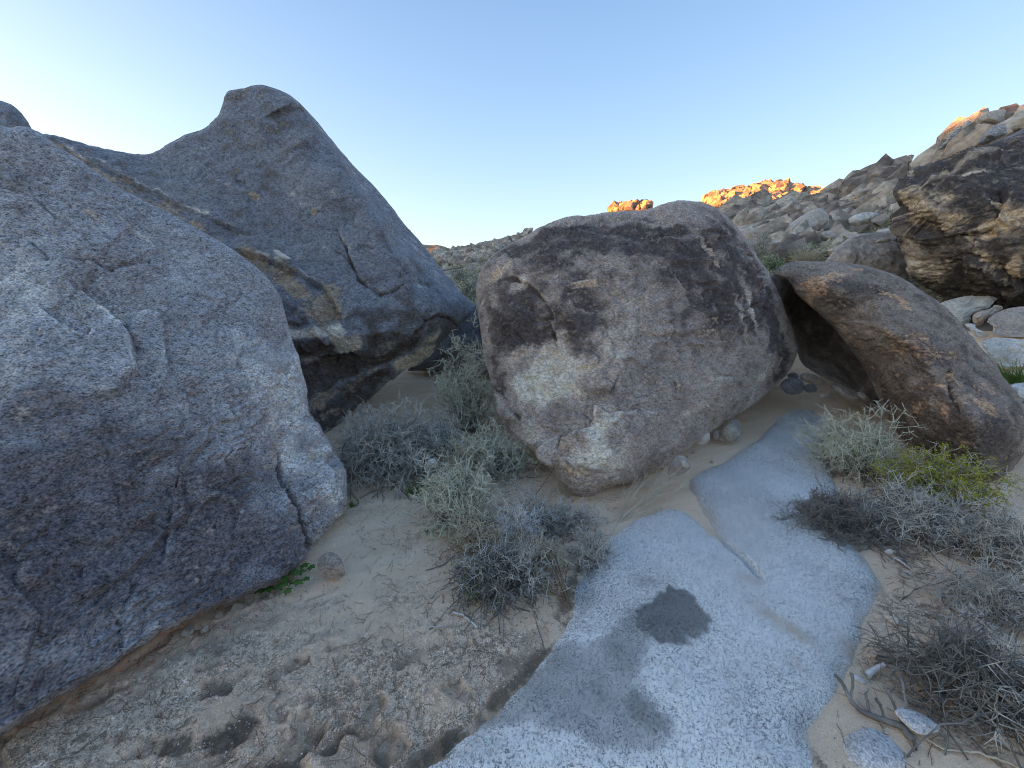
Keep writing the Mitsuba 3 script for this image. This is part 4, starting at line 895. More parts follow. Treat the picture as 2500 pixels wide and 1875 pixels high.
def rough_rock(seed, n=15, sub=1):
    g = np.random.default_rng(seed)
    p = g.normal(size=(n, 3))
    p /= np.linalg.norm(p, axis=1, keepdims=True) ** .8
    m = trimesh.convex.convex_hull(p)
    for _ in range(sub):
        m = m.subdivide()
    v = m.vertices
    v = v + m.vertex_normals * (0.16 * (fbm(v * 1.7 + seed, 3, seed) - .5))[:, None]
    v /= np.abs(v).max(0)
    return v, m.faces


protos = [rough_rock(900 + i, 13 + i % 5, 1 if i % 3 == 0 else 0) for i in range(15)]


def turn(yaw, pitch, roll):
    return trimesh.transformations.euler_matrix(roll, pitch, yaw, 'sxyz')[:3, :3]


spots = []


def try_spot(az, r, size, lean, mats, zone):
    a = math.radians(az)
    x, y = r * math.sin(a), r * math.cos(a)
    spots.append((zone, x, y, size, lean, mats))


for _ in range(13000):
    az_ = rng.uniform(4, 54)
    R_ = np.interp(az_, RD_AZ, RD_R)
    r_ = R_ * rng.uniform(.36, 1.0) ** .8
    big_ = rng.random() < .09 and az_ > 22
    size = (rng.uniform(.9, 2.0) if big_ else rng.uniform(.16, .62)) * (r_ / 45) ** .6 * .62
    try_spot(az_, r_, size, 1.0, ['hillrock_grey', 'hillrock_dark', 'hillrock_grey', 'hillrock_pale'][rng.integers(4)], 'hill')
for _ in range(1500):
    az_ = rng.uniform(-14, 4)
    R_ = np.interp(az_, RD_AZ, RD_R)
    r_ = R_ * rng.uniform(.40, 1.0) ** .7
    size = rng.uniform(.25, .75) * (r_ / 60) ** .7
    try_spot(az_, r_, size, .4, ['hillrock_grey', 'hillrock_pale', 'hillrock_pale'][rng.integers(3)], 'low')
for _ in range(1700):
    az_ = rng.uniform(6, 42)
    try_spot(az_, R2 - abs(rng.normal(0, 13)) + 2, rng.uniform(.45, 1.45) ** 1.2, .2, 'hillrock_sun', 'ridge')


def ridge_z(x, y):
    a, r = np.degrees(np.arctan2(x, y)), np.hypot(x, y)
    top = 1.55 + R2 * np.tan(np.radians(np.interp(a, AZ2, EL2)))
    return (top + 4) * (1 - np.clip(np.abs(r - R2) / 60, 0, 1) ** 1.15) - 4


sx, sy = np.array([s_[1] for s_ in spots]), np.array([s_[2] for s_ in spots])
zone = np.array([s_[0] for s_ in spots])
sz = np.where(zone == 'ridge', ridge_z(sx, sy), ground_z(sx, sy))
sizes = np.array([s_[3] for s_ in spots])
P_ = np.stack([sx, sy, sz], 1) - EYE
dep_ = P_ @ FWD
su, sv = 1250 + P_[:, 0] / dep_ * FPX, 937.5 - (P_ @ UPV) / dep_ * FPX
px_ = sizes * 2 * FPX / dep_
blockers = shapely.union_all([Polygon([p[:2] for p in o]).buffer(0) for o in (left_out, peak_out, mid_out, over_out, arch_out)])
hid = shapely.contains_xy(blockers, su, sv) | (su < -20) | (su > 2520)
order = np.argsort(-np.where(hid, 0, px_))
want = {'hill': 210, 'low': 70, 'ridge': 200}
name_ = {'hill': 'hill_rock', 'low': 'gap_rock', 'ridge': 'ridge_rock'}
count = dict.fromkeys(want, 0)
ply_cache = {}
rest = {}
for i in order:
    zn, x, y, s, lean, mat = spots[i]
    if hid[i] and px_[i] > 0 and not (-60 < su[i] < 2560):
        continue
    if hid[i]:
        continue
    pi = int(rng.integers(len(protos)))
    if zn == 'hill':
        dims = np.array([1.5, .8, .75]) * s * rng.uniform(.8, 1.2, 3)
        M = turn(rng.normal(0, .3), -rng.normal(.62, .2), rng.normal(0, .3))
    elif zn == 'low':
        dims = np.array([1.0, .9, 1.0]) * s * rng.uniform(.7, 1.35, 3)
        M = turn(rng.uniform(0, 6.3), rng.normal(0, .4), rng.normal(0, .4))
    else:
        dims = np.array([1.0, 1.0, 1.25]) * s * rng.uniform(.75, 1.3, 3)
        M = turn(rng.uniform(0, 6.3), rng.normal(0, .35), rng.normal(0, .35))
    A = np.eye(4)
    A[:3, :3] = M * dims
    A[:3, 3] = [x, y, sz[i] + s * (.25 if zn != 'ridge' else .3)]
    if count[zn] < want[zn]:
        key = name_[zn] + ('' if count[zn] == 0 else '_%03d' % count[zn])
        count[zn] += 1
        if (pi, mat) not in ply_cache:
            ply_cache[(pi, mat)] = mikit.ply(protos[pi], mat, smooth=False)
        scene[key] = {**ply_cache[(pi, mat)], 'to_world': T(A.tolist())}
        e_ = float(bearing(su[i:i + 1], sv[i:i + 1])[1][0])
        tone = {'hillrock_grey': 'mid-grey', 'hillrock_dark': 'dark grey', 'hillrock_pale': 'pale cream-grey', 'hillrock_sun': 'orange sunlit'}[mat]
        big = 'large' if px_[i] > 45 else 'middling' if px_[i] > 28 else 'small'
        if zn == 'hill':
            where = 'right hillside ' + ('crest' if e_ > np.interp(np.degrees(np.arctan2(x, y)), AZ1, EL1) - 1.5 else 'mid-slope' if e_ > 7 else 'foot')
            where += ' behind the central boulder' if su[i] < 1850 else ' left of the overhanging boulder' if su[i] < 2180 else ' above the overhanging boulder'
        elif zn == 'low':
            where = ('skyline' if e_ > np.interp(np.degrees(np.arctan2(x, y)), AZ1, EL1) - .8 else 'slope') + ' in the gap left of the central boulder'
        else:
            where = 'ridge just above the central boulder' if su[i] < 1690 else 'left half of the distant ridge' if su[i] < 1870 else 'right half of the distant ridge'
        tag(key, f'{big} {tone} rock on the {where}', 'rock', f'{big} {tone} rocks on the {where}')
    else:
        v0, f0 = protos[pi]
        rest.setdefault((zn, mat), []).append((v0 @ A[:3, :3].T + A[:3, 3], f0))


def join(parts):
    n = np.cumsum([0] + [len(p[0]) for p in parts])
    return np.vstack([p[0] for p in parts]), np.vstack([p[1] + k for p, k in zip(parts, n)])


scree = {'hill': ('scree', 'smaller rocks and rubble covering the right hillside'), 'low': ('low_scree', 'small rubble covering the low hillside in the gap'), 'ridge': ('ridge_scree', 'smaller rocks of the sunlit ridge')}
for zn, (key, lab) in scree.items():
    mats_ = [m for z_, m in rest if z_ == zn]
    for m in mats_:
        scene[key + ('__' + m.split('_')[1] + '_rocks' if len(mats_) > 1 else '')] = mikit.ply(join(rest[(zn, m)]), m, smooth=False)
    if mats_:
        tag(key, lab, 'rubble', kind='stuff')

# ------------------------------------------------------------------ plants
def prisms(nodes, r0, r1, sides=3):
    """Thin tapering stems along nodes (n, k, 3)."""
    n, k, _ = nodes.shape
    t = np.gradient(nodes, axis=1)
    t /= np.linalg.norm(t, axis=2, keepdims=True) + 1e-9
    a = np.cross(t, np.where(np.abs(t[..., 2:]) < .9, [0, 0, 1.0], [1.0, 0, 0]))
    a /= np.linalg.norm(a, axis=2, keepdims=True) + 1e-9
    b = np.cross(t, a)
    rad = np.linspace(0, 1, k)[None] * (np.reshape(r1, (-1, 1)) - np.reshape(r0, (-1, 1))) + np.reshape(r0, (-1, 1))
    rad = np.broadcast_to(rad, (n, k))
    ang = np.arange(sides) * 2 * np.pi / sides
    v = nodes[:, :, None] + rad[..., None, None] * (np.cos(ang)[:, None] * a[:, :, None] + np.sin(ang)[:, None] * b[:, :, None])
    idx = np.arange(n * k * sides).reshape(n, k, sides)
    q0, q1 = idx[:, :-1], idx[:, 1:]
    q = np.stack([q0, np.roll(q0, -1, 2), np.roll(q1, -1, 2), q1], -1).reshape(-1, 4)
    return v.reshape(-1, 3), np.vstack([q[:, [0, 1, 2]], q[:, [0, 2, 3]]])


def unit(v):
    return v / (np.linalg.norm(v, axis=-1, keepdims=True) + 1e-9)


def grow(g, p0, d, length, k, wob):
    n = len(p0)
    nodes = np.zeros((n, k + 1, 3))
    nodes[:, 0] = p0
    d = unit(d)
    for i in range(k):
        d = unit(d + g.normal(0, wob, (n, 3)))
        nodes[:, i + 1] = nodes[:, i] + d * (np.reshape(length, (-1, 1)) / k)
    return nodes


def leaves_at(g, c, size, aspect=.5):
    """One small folded leaf (two triangles) at each point."""
    n = len(c)
    a, b = unit(g.normal(size=(n, 3))), unit(g.normal(size=(n, 3)))
    b = unit(np.cross(a, b))
    s = size * g.uniform(.6, 1.3, (n, 1))
    v = np.stack([c, c + a * s * .5 + b * s * aspect * .5, c + a * s, c + a * s * .5 - b * s * aspect * .5], 1).reshape(-1, 3)
    i = np.arange(n)[:, None] * 4
    return v, np.vstack([i + [0, 1, 2], i + [0, 2, 3]])


def shrub(key, uv_, label, w, dp, h, stems=40, twigs=14, spurs=3, mats=('twig_dark', 'twig_pale'), lean=(0, 0), leaf=None, n_leaf=0, leaf_size=.012, leaf_zone=(0, 1), r=.0017, twig_len=.10, group=None, base_r=.06, cat='shrub', seed=0, low=.0, at=None, z_off=0.0):
    g = np.random.default_rng(seed)
    b = land(*uv_) if at is None else np.array(at, float)
    b[2] += z_off
    th = g.uniform(0, 2 * np.pi, stems)
    up = g.uniform(low, 1, stems) ** .8
    rad = np.sqrt(np.clip(1 - up ** 2, 0.02, 1)) * g.uniform(.55, 1, stems)
    up = up * g.uniform(.7, 1.0, stems)
    end = np.stack([rad * np.cos(th) * w / 2 + lean[0] * up, rad * np.sin(th) * dp / 2 + lean[1] * up, up * h], 1)
    p0 = b + np.stack([g.normal(0, base_r, stems), g.normal(0, base_r, stems), np.full(stems, -.01)], 1)
    k = 8
    t = np.linspace(0, 1, k + 1)[None, :, None]
    bow = np.stack([np.zeros(stems), np.zeros(stems), .18 * h * g.uniform(.2, 1, stems)], 1)
    nodes = p0[:, None] + t * (b + end - p0)[:, None] + (4 * t * (1 - t)) * bow[:, None] * .6
    nodes[:, 1:] += np.cumsum(g.normal(0, .045 * h + .006, (stems, k, 3)), 1) * .5
    nodes[..., 2] = np.maximum(nodes[..., 2], b[2] + .004)
    sv_, sf_ = prisms(nodes, r * 2.1, r * .9)
    labels[key] = {'label': label, 'category': cat}
    if group: labels[key]['group'] = group
    scene[key + '__stems'] = mikit.ply((sv_, sf_), mats[0], smooth=True)
    # side twigs leave the stems at wide angles; spurs leave the twigs
    twigs, stems_ = max(4, int(twigs * .46)), stems
    i = np.repeat(np.arange(stems), twigs)
    tt_ = g.uniform(.22, 1.0, len(i)) ** .8 * k
    j = np.minimum(tt_.astype(int), k - 1)
    fr = (tt_ - j)[:, None]
    p = nodes[i, j] * (1 - fr) + nodes[i, j + 1] * fr
    sd = unit(nodes[i, j + 1] - nodes[i, j])
    d = unit(sd * .6 + unit(g.normal(size=p.shape)) * 1.0 + np.array([0, 0, .25]))
    L = twig_len * g.uniform(.4, 1.25, len(p))
    tn = grow(g, p, d, L, 3, .28)
    ii = np.repeat(np.arange(len(p)), spurs)
    f2 = g.uniform(.2, 1, (len(ii), 1)) * 3
    jj = np.minimum(f2[:, 0].astype(int), 2)
    f2 = f2 - jj[:, None]
    q = tn[ii, jj] * (1 - f2) + tn[ii, jj + 1] * f2
    qd = unit(unit(tn[ii, jj + 1] - tn[ii, jj]) * .5 + unit(g.normal(size=q.shape)))
    qn = grow(g, q, qd, np.repeat(L, spurs) * g.uniform(.25, .6, len(ii)), 1, .1)
    parts_ = [prisms(tn, r * 1.5, r * 1.0), prisms(qn, r * 1.2, r * .6)]
    tv, tf = join(parts_)
    tv[:, 2] = np.maximum(tv[:, 2], b[2] - .01)
    scene[key + '__twigs'] = mikit.ply((tv, tf), mats[1], smooth=True)
    for part_, what in (('stems', 'woody stems'), ('twigs', 'tangle of thin twigs')):
        labels[key + '__' + part_] = {'label': what, 'kind': 'stuff'}
    if leaf and n_leaf:
        labels[key + '__leaves'] = {'label': 'tiny leaves', 'kind': 'stuff'}
        pool = np.concatenate([tn[:, 1:].reshape(-1, 3), qn[:, 1]])
        hz = (pool[:, 2] - b[2]) / h
        pool = pool[(hz >= leaf_zone[0]) & (hz <= leaf_zone[1])]
        c = pool[g.integers(0, len(pool), n_leaf)] + g.normal(0, .008, (n_leaf, 3))
        scene[key + '__leaves'] = mikit.ply(leaves_at(g, c, leaf_size), leaf, smooth=False)


PALE, GREY, DARK = ('twig_grey', 'twig_pale'), ('twig_dark', 'twig_grey'), ('twig_dark', 'twig_dark')
shrub('desert_shrub', (1145, 1050), 'tall narrow grey-green twiggy shrub in the gap beside the central boulder', 0.97, 0.94, 1.16, 86, 22, 4, ('twig_dark', 'twig_pale'), leaf='leaf_sage', n_leaf=900, leaf_size=.012, seed=1, twig_len=.14, r=.0022)
shrub('desert_shrub_001', (950, 1150), 'broad tangled grey dead shrub against the undercut of the peaked boulder', 1.19, 1.08, 0.62, 140, 22, 3, GREY, seed=2, r=.0021, twig_len=.14, base_r=.22)
shrub('desert_shrub_002', (1110, 1270), 'pale mint-green thorny shrub in front of the tangled dead shrub', 0.67, 0.66, 0.50, 72, 22, 4, ('twig_dark', 'twig_pale'), leaf='leaf_sage', n_leaf=1500, leaf_size=.010, seed=3, r=.0019, twig_len=.11)
shrub('desert_shrub_003', (1200, 1150), 'low pale shrub at the left foot of the central boulder', 1.02, 0.72, 0.37, 84, 20, 3, ('twig_dark', 'twig_pale'), seed=4, r=.0019, twig_len=.12, base_r=.14)
shrub('desert_shrub_004', (1170, 1440), 'small grey shrub with green blades at the front left of the clump', 0.38, 0.38, 0.24, 35, 12, 3, GREY, seed=5, r=.0014, leaf='leaf_grass', n_leaf=260, leaf_size=.02, leaf_zone=(0, .6), twig_len=.08)
shrub('desert_shrub_005', (1275, 1425), 'bleached tangled shrub at the front of the clump by the slab', .46, .4, .26, 56, 14, 3, ('twig_dark', 'twig_grey'), seed=6, r=.0015, twig_len=.09, base_r=.08)
shrub('desert_shrub_006', (1440, 1375), 'bluish grey shrub under the front edge of the central boulder', .30, .3, .25, 44, 16, 3, GREY, seed=7, r=.0015, twig_len=.08)
shrub('desert_shrub_007', (1265, 1330), 'silvery shrub behind the bleached tangled one', 0.45, 0.38, 0.29, 42, 14, 3, ('twig_grey', 'twig_white'), seed=8, r=.0015, twig_len=.09)
shrub('desert_shrub_008', (2060, 1150), 'pale thorny shrub before the foot of the arched boulder', 1.05, .7, .58, 80, 18, 4, ('twig_dark', 'twig_pale'), seed=9, r=.0022, twig_len=.16, base_r=.14)
shrub('desert_shrub_009', (2270, 1235), 'yellow-green leafy shrub hugging the base of the arched boulder', .95, .6, .46, 80, 14, 3, ('twig_dark', 'twig_grey'), seed=10, r=.0019, leaf='leaf_olive', n_leaf=11000, leaf_size=.016, leaf_zone=(.25, 1.1), twig_len=.12, base_r=.16, lean=(.05, 0))
shrub('desert_shrub_010', (2200, 1300), 'dark blue-grey twiggy shrub below the yellow-green one', .85, .5, .30, 110, 18, 3, GREY, seed=11, r=.0018, twig_len=.12, base_r=.18)
shrub('desert_shrub_011', (2020, 1300), 'low dark sprawling shrub spilling onto the slab\'s right edge', .70, .45, .28, 90, 18, 3, DARK, seed=12, r=.0016, twig_len=.11, base_r=.16)
shrub('desert_shrub_012', (2410, 1500), 'silvery dry shrub at the right edge above the black dead bush', .60, .4, .24, 80, 14, 3, ('twig_dark', 'twig_grey'), seed=13, r=.0014, twig_len=.09, base_r=.13)
shrub('desert_shrub_013', (2340, 1690), 'black dead bush sprawling at the lower right', .62, .45, .27, 100, 10, 3, DARK, seed=14, r=.0017, twig_len=.12, base_r=.15)
shrub('desert_shrub_014', (2480, 1760), 'grey dead bush at the bottom right corner', .5, .4, .28, 60, 8, 3, GREY, seed=15, r=.0016, twig_len=.12, base_r=.12)
shrub('desert_shrub_015', (2360, 1580), 'white-tipped dry twigs standing over the black dead bush', .24, .2, .16, 22, 10, 3, ('twig_grey', 'twig_white'), seed=16, r=.0013, twig_len=.07, base_r=.05)
shrub('desert_shrub_016', (1060, 1120), 'sparse grey shrub between the tall grey-green shrub and the tangled dead shrub', 0.74, 0.68, 0.46, 59, 18, 3, ('twig_dark', 'twig_grey'), seed=17, r=.0019, twig_len=.13, base_r=.12)
shrub('desert_shrub_017', (1340, 1290), 'flattened brown dead shrub on the sand left of the bluish shrub', .55, .4, .15, 40, 14, 3, ('twig_brown', 'twig_grey'), seed=18, r=.0017, twig_len=.11, base_r=.14)
shrub('desert_shrub_018', (1190, 1350), 'wispy pale dry shrub just right of the mint-green shrub', 0.55, 0.47, 0.27, 44, 16, 3, ('twig_brown', 'twig_straw'), seed=19, r=.0016, twig_len=.10, base_r=.10)
shrub('desert_shrub_019', (1210, 1440), 'dark woody dead shrub in the middle of the front clump', .50, .36, .20, 60, 16, 3, DARK, seed=20, r=.0016, twig_len=.09, base_r=.14)
shrub('desert_shrub_020', (1400, 1290), 'thin grey twigs under the lowest edge of the central boulder', .42, .25, .16, 30, 14, 3, ('twig_dark', 'twig_grey'), seed=21, r=.0016, twig_len=.10, base_r=.10)
shrub('desert_shrub_021', (2400, 1330), 'sparse twigs at the shaded foot of the arched boulder beside the yellow-green shrub', .5, .35, .24, 34, 14, 3, ('twig_dark', 'twig_grey'), seed=22, r=.0017, twig_len=.11, base_r=.10)
shrub('desert_shrub_022', (2470, 1400), 'dark tangled shrub at the right edge below the arched boulder\'s tip', .55, .5, .34, 60, 16, 3, GREY, seed=23, r=.0018, twig_len=.11, base_r=.12)
shrub('desert_shrub_023', (1130, 1180), 'pale dry shrub on the near side of the tall grey-green one', 0.65, 0.59, 0.38, 57, 18, 4, ('twig_dark', 'twig_straw'), seed=24, r=.0019, twig_len=.12, base_r=.10)
shrub('desert_shrub_024', (1310, 1400), 'straw and grey dead shrub beside the slab between the bleached and bluish ones', .36, .3, .2, 40, 16, 3, ('twig_brown', 'twig_straw'), seed=25, r=.0015, twig_len=.09, base_r=.10)
# slope plants
for i_, (u, v, w_, h_, leaf_, lab) in enumerate([
    (1800, 650, 1.7, 1.5, 'leaf_creosote', 'olive creosote bush right behind the top of the central boulder'),
    (1850, 640, 1.6, 1.3, 'leaf_creosote', 'grey-green bush between the central boulder and the tan boulder'),
    (2000, 600, 1.5, .6, 'leaf_creosote', 'low dark bush at the foot of the tan boulder'),
    (2060, 590, 1.3, .9, 'leaf_sage', 'grey leafless bush below the second tan boulder'),
    (2150, 555, 2.4, .9, 'leaf_creosote', 'dark green bush left of the overhanging boulder'),
    (1150, 735, .9, 1.0, 'leaf_creosote', 'green bush low in the gap beside the central boulder'),
    (1120, 690, 1.0, .9, 'leaf_creosote', 'small green bush on the slope in the gap'),
    (1880, 665, 1.2, .5, 'leaf_grass', 'low yellow-green bush behind the central boulder'),
    (2050, 630, 1.1, .7, 'leaf_sage', 'pale blue-grey bush left of the flat brown boulder'),
]):
    shrub('slope_bush' + ('' if i_ == 0 else '_%03d' % i_), (u, v), lab, w_, w_, h_, 26, 8, 2, ('twig_grey', 'twig_grey'), seed=40 + i_, r=.006, leaf=leaf_, n_leaf=1300, leaf_size=.055, twig_len=.3, base_r=.1, cat='bush')


def tuft(key, uv_, label, w, h, n, mat, seed, width=.006, cat='grass tuft', at=None, part='blades'):
    g = np.random.default_rng(seed)
    b = land(*uv_) if at is None else np.array(at, float)
    th, sp = g.uniform(0, 6.28, n), g.uniform(.05, 1, n) ** .7
    d = np.stack([np.cos(th) * sp * w / h, np.sin(th) * sp * w / h, np.ones(n)], 1)
    p0 = b + np.stack([g.normal(0, w * .14, n), g.normal(0, w * .14, n), np.full(n, -.01)], 1)
    k = 4
    nodes = np.zeros((n, k + 1, 3))
    nodes[:, 0] = p0
    d = unit(d)
    L = h * g.uniform(.5, 1.1, n)
    for i in range(k):
        d = unit(d + np.array([0, 0, -.10 * i]) * sp[:, None] + g.normal(0, .06, (n, 3)))
        nodes[:, i + 1] = nodes[:, i] + d * (L / k)[:, None]
    scene[key] = mikit.ply(prisms(nodes, width, width * .25), mat, smooth=True)
    tag(key, label, cat)


tuft('straw_tuft', (1965, 655), 'straw-coloured dry grass tuft behind the arched boulder', 1.0, .95, 420, 'twig_straw', 71, .009)
tuft('green_tuft', (2480, 935), 'green tuft growing between the pale slabs at the right edge', .6, .35, 160, 'leaf_grass', 72, .006)
tuft('green_tuft_001', (1130, 1110), 'bright green grass patch under the tall grey-green shrub', .45, .22, 500, 'leaf_grass', 73, .003)
tuft('green_tuft_002', (1245, 1120), 'green grass patch at the left foot of the central boulder', .35, .16, 260, 'leaf_grass', 74, .0028)
tuft('green_tuft_003', (1020, 1205), 'green blades below the tangled dead shrub', .22, .14, 160, 'leaf_grass', 75, .0025)
tuft('green_tuft_004', (1180, 1290), 'small green patch at the right foot of the mint-green shrub', .2, .12, 150, 'leaf_grass', 76, .0025)
tuft('green_tuft_005', (1165, 1450), 'green blades at the front left of the shrub clump', .16, .10, 120, 'leaf_grass', 77, .002)
tuft('green_tuft_006', (860, 1235), 'tiny green sprig beside the split corner of the left boulder', .07, .05, 50, 'leaf_grass', 78, .002)
tuft('green_tuft_007', (1040, 1300), 'tiny sprig on the sand left of the mint-green shrub', .06, .05, 30, 'leaf_grass', 79, .0018)
tuft('straw_tuft_001', (1385, 1210), 'thin dry straw fringe at the bottom of the central boulder', .20, .14, 90, 'twig_straw', 80, .0014)


# leafy weed at the foot of the left boulder: every leaf a part
def lobed_leaf(g, c, d, size):
    t = np.linspace(0, 2 * np.pi, 25)[:-1]
    rr = size * (.55 + .12 * np.cos(5 * t) + .05 * np.cos(9 * t + 1))
    x, y = rr * np.cos(t) + size * .5, rr * np.sin(t) * .85
    d = unit(np.array(d, float))
    s = unit(np.cross(d, [0, 0, 1]))
    n = np.cross(s, d)
    rim = c + x[:, None] * d + y[:, None] * s + (-(.9 / size) * (y ** 2 + (x - size * .5) ** 2) * .6)[:, None] * n
    mid_ = c + d * size * .5
    v = np.vstack([rim, [mid_]])
    i = np.arange(24)
    return v, np.stack([i, (i + 1) % 24, np.full(24, 24)], 1)


g = np.random.default_rng(91)
labels['leafy_weed'] = {'label': 'dark green weed with broad lobed leaves at the foot of the left boulder', 'category': 'plant'}
root = land(705, 1432)
stalks = []
for i_, (u, v, s_) in enumerate([(745, 1395, .045), (735, 1418, .05), (700, 1430, .05), (690, 1450, .06), (730, 1442, .05), (660, 1452, .055), (715, 1408, .045), (762, 1402, .04), (675, 1420, .05), (640, 1460, .045), (750, 1430, .035), (705, 1460, .04)]):
    c = land(u, v) + np.array([0, 0, .03 + .03 * g.random()])
    d = np.array([c[0] - root[0], c[1] - root[1], 0]) + g.normal(0, .03, 3) * [1, 1, .3]
    d = unit(d + np.array([.01, -.02, .01]))
    scene['leafy_weed__leaf' + ('' if i_ == 0 else '_%03d' % i_)] = mikit.ply(lobed_leaf(g, c - d * s_ * .5, d, s_), 'leaf_green', smooth=True)
    stalks.append(np.stack([root, (root + c) / 2 + [0, 0, .015], c - d * s_ * .5]))
scene['leafy_weed__stalks'] = mikit.ply(prisms(np.array(stalks), .002, .0014), 'leaf_green', smooth=True)


# ------------------------------------------------------------------ dead wood and twigs on the sand
def stick(key, pts, r0, r1, mat, label, cat='stick', lift=.006, sub=(), seed=0, parent=None):
    """pts: sightings on the ground (u, v[, height above it])."""
    g = np.random.default_rng(seed)

    def lay(pp):
        q = np.array([land(p[0], p[1]) + [0, 0, (p[2] if len(p) > 2 else 0) + lift] for p in pp])
        t = np.linspace(0, len(q) - 1, 6 * (len(q) - 1) + 1)
        q = np.stack([np.interp(t, np.arange(len(q)), ndi.gaussian_filter1d(q[:, k], .4, mode='nearest')) for k in range(3)], 1)
        return q + g.normal(0, .0012, q.shape)
    parts_ = [prisms(lay(pts)[None], r0, r1, 6)] + [prisms(lay(sp)[None], r0 * .55, r1 * .5, 5) for sp in sub]
    scene[key] = mikit.ply(join(parts_), mat, smooth=True)
    tag(key, label, cat)


stick('bleached_stick', S('s', [(290, 415), (360, 430), (400, 460), (440, 500), (460, 525)]), .006, .004, 'twig_white', 'bleached forked stick on the sand beside the slab', sub=[S('s', [(400, 460), (440, 450), (490, 430, .02), (500, 412, .02)]), S('s', [(440, 500), (490, 515), (520, 505)])], seed=1)
stick('bleached_stick_001', S('s', [(550, 415), (600, 370), (670, 300)]), .004, .0025, 'twig_white', 'straight pale twig pointing at the shrub clump from the sand', seed=2)
stick('bleached_stick_002', S('s', [(370, 510), (410, 538)]), .003, .002, 'twig_straw', 'short straw twig below the forked stick', seed=3)
stick('grey_stick', S('s', [(105, 510), (200, 505), (310, 515)]), .0025, .0015, 'twig_grey', 'thin grey twig left of the forked stick', sub=[S('s', [(240, 508), (230, 560), (180, 610)])], seed=4)
stick('grey_stick_001', S('s', [(500, 520), (560, 460), (640, 380)]), .0025, .0015, 'twig_brown', 'thin brown twig right of the forked stick', seed=5)
stick('white_wood', S('7', [(465, 1130), (490, 1150), (520, 1165)]), .014, .008, 'twig_white', 'small splinter of white wood right of the slab', seed=6)
stick('white_wood_001', S('7', [(525, 1125), (560, 1095, .01), (630, 1070, .02)]), .013, .009, 'twig_white', 'bleached wood chunk at the left tip of the black dead bush', seed=7)
stick('dead_branch', S('7', [(320, 1170, .05), (370, 1210, .04), (420, 1290, .02), (500, 1350, .01), (620, 1400, .01), (740, 1440, .01), (800, 1500)]), .006, .013, 'twig_dark', 'dark dead branch lying bent on the sand in front of the half-buried rock', 'branch',
      sub=[S('7', [(420, 1290, .02), (430, 1230, .05), (415, 1175, .07)]), S('7', [(560, 1380), (520, 1310, .03), (500, 1290, .05)]), S('7', [(740, 1440, .01), (690, 1380, .04), (640, 1300, .06), (600, 1260, .07)]), S('7', [(740, 1440, .01), (745, 1370, .05), (720, 1290, .08), (700, 1240, .09)]), S('7', [(640, 1400), (600, 1350, .04), (560, 1320, .05)]), S('7', [(780, 1470), (820, 1520), (820, 1560)])], seed=8)
stick('pale_splinter', S('7', [(695, 405), (740, 435), (790, 465)]), .006, .003, 'twig_white', 'pale splinter on the sand below the dark blue-grey shrub', sub=[S('7', [(690, 440), (690, 395), (790, 425)])], seed=9)
stick('fallen_stem', S('7', [(820, 305, .02), (880, 285, .03), (945, 265, .05), (955, 215, .08), (935, 170, .1)]), .004, .006, 'twig_grey', 'crooked grey stem bent over the sand under the dark blue-grey shrub', sub=[S('7', [(945, 265, .05), (770, 240, .03), (695, 290, .01)])], seed=10)
stick('fallen_stem_001', S('7', [(1005, 325), (1100, 318, .01), (1250, 305, .02)]), .004, .005, 'twig_grey', 'straight grey stem on the shaded sand right of the crooked one', seed=11)
stick('long_root', S('7', [(870, 1480), (980, 1560), (1100, 1575), (1190, 1575), (1300, 1610), (1475, 1690)]), .003, .005, 'twig_straw', 'long pale root running across the sand at the bottom right', sub=[S('7', [(1190, 1575), (1240, 1550), (1310, 1535)])], seed=12)
stick('bent_branch', S('7', [(880, 1275, .03), (1040, 1280, .03), (1110, 1275, .04), (1200, 1200, .08), (1310, 1190, .1), (1475, 1155, .12)]), .004, .008, 'twig_grey', 'grey bent branch arching out of the black dead bush', 'branch', seed=13)
stick('bent_branch_001', S('7', [(1400, 1400, .05), (1450, 1330, .1), (1460, 1260, .14), (1420, 1200, .18)]), .006, .006, 'twig_grey', 'grey hooked branch at the right edge', 'branch', seed=14)
stick('leaning_stick', S('6', [(1250, 1030, .02), (1320, 960, .05), (1400, 870, .10)]), .003, .003, 'twig_dark', 'dark twig leaning in the bare sand between shrubs and central boulder', seed=15)
stick('bleached_stick_003', S('6', [(960, 1450, .01), (1010, 1490, .01), (1055, 1475, .01)]), .003, .002, 'twig_white', 'white forked twig at the front left of the shrub clump', sub=[S('6', [(1010, 1490), (990, 1520)])], seed=16)
stick('dark_root', S('6', [(670, 1390), (760, 1365), (830, 1310), (870, 1270)]), .003, .004, 'twig_dark', 'dark root reaching left from the shrub clump over the sand', sub=[S('6', [(760, 1365), (720, 1350)])], seed=17)


def dry_fan(key, base, tips, label, mat, r, seed, forks=3):
    g = np.random.default_rng(seed)
    b = land(*base)
    nd, tw = [], []
    for u, v, up in tips:
        e = land(u, v) + [0, 0, up]
        # a raised tip lies nearer the eye on the same sightline than the ground behind it
        t_ = np.linspace(0, 1, 7)[:, None]
        q = b + (e - b) * t_ + [0, 0, .03] * (4 * t_ * (1 - t_)) + np.cumsum(g.normal(0, .004, (7, 3)), 0) * (t_ > 0)
        nd.append(q)
        for _ in range(forks):
            j = g.integers(2, 6)
            d = unit(unit(q[-1] - q[0]) + g.normal(0, .45, 3))
            tw.append(grow(g, q[j][None], d[None], np.array([np.linalg.norm(e - b) * g.uniform(.2, .5)]), 6, .12)[0])
    scene[key] = mikit.ply(join([prisms(np.array(nd), r, r * .5, 4), prisms(np.array(tw), r * .7, r * .35, 4)]), mat, smooth=True)
    tag(key, label, 'dry plant')


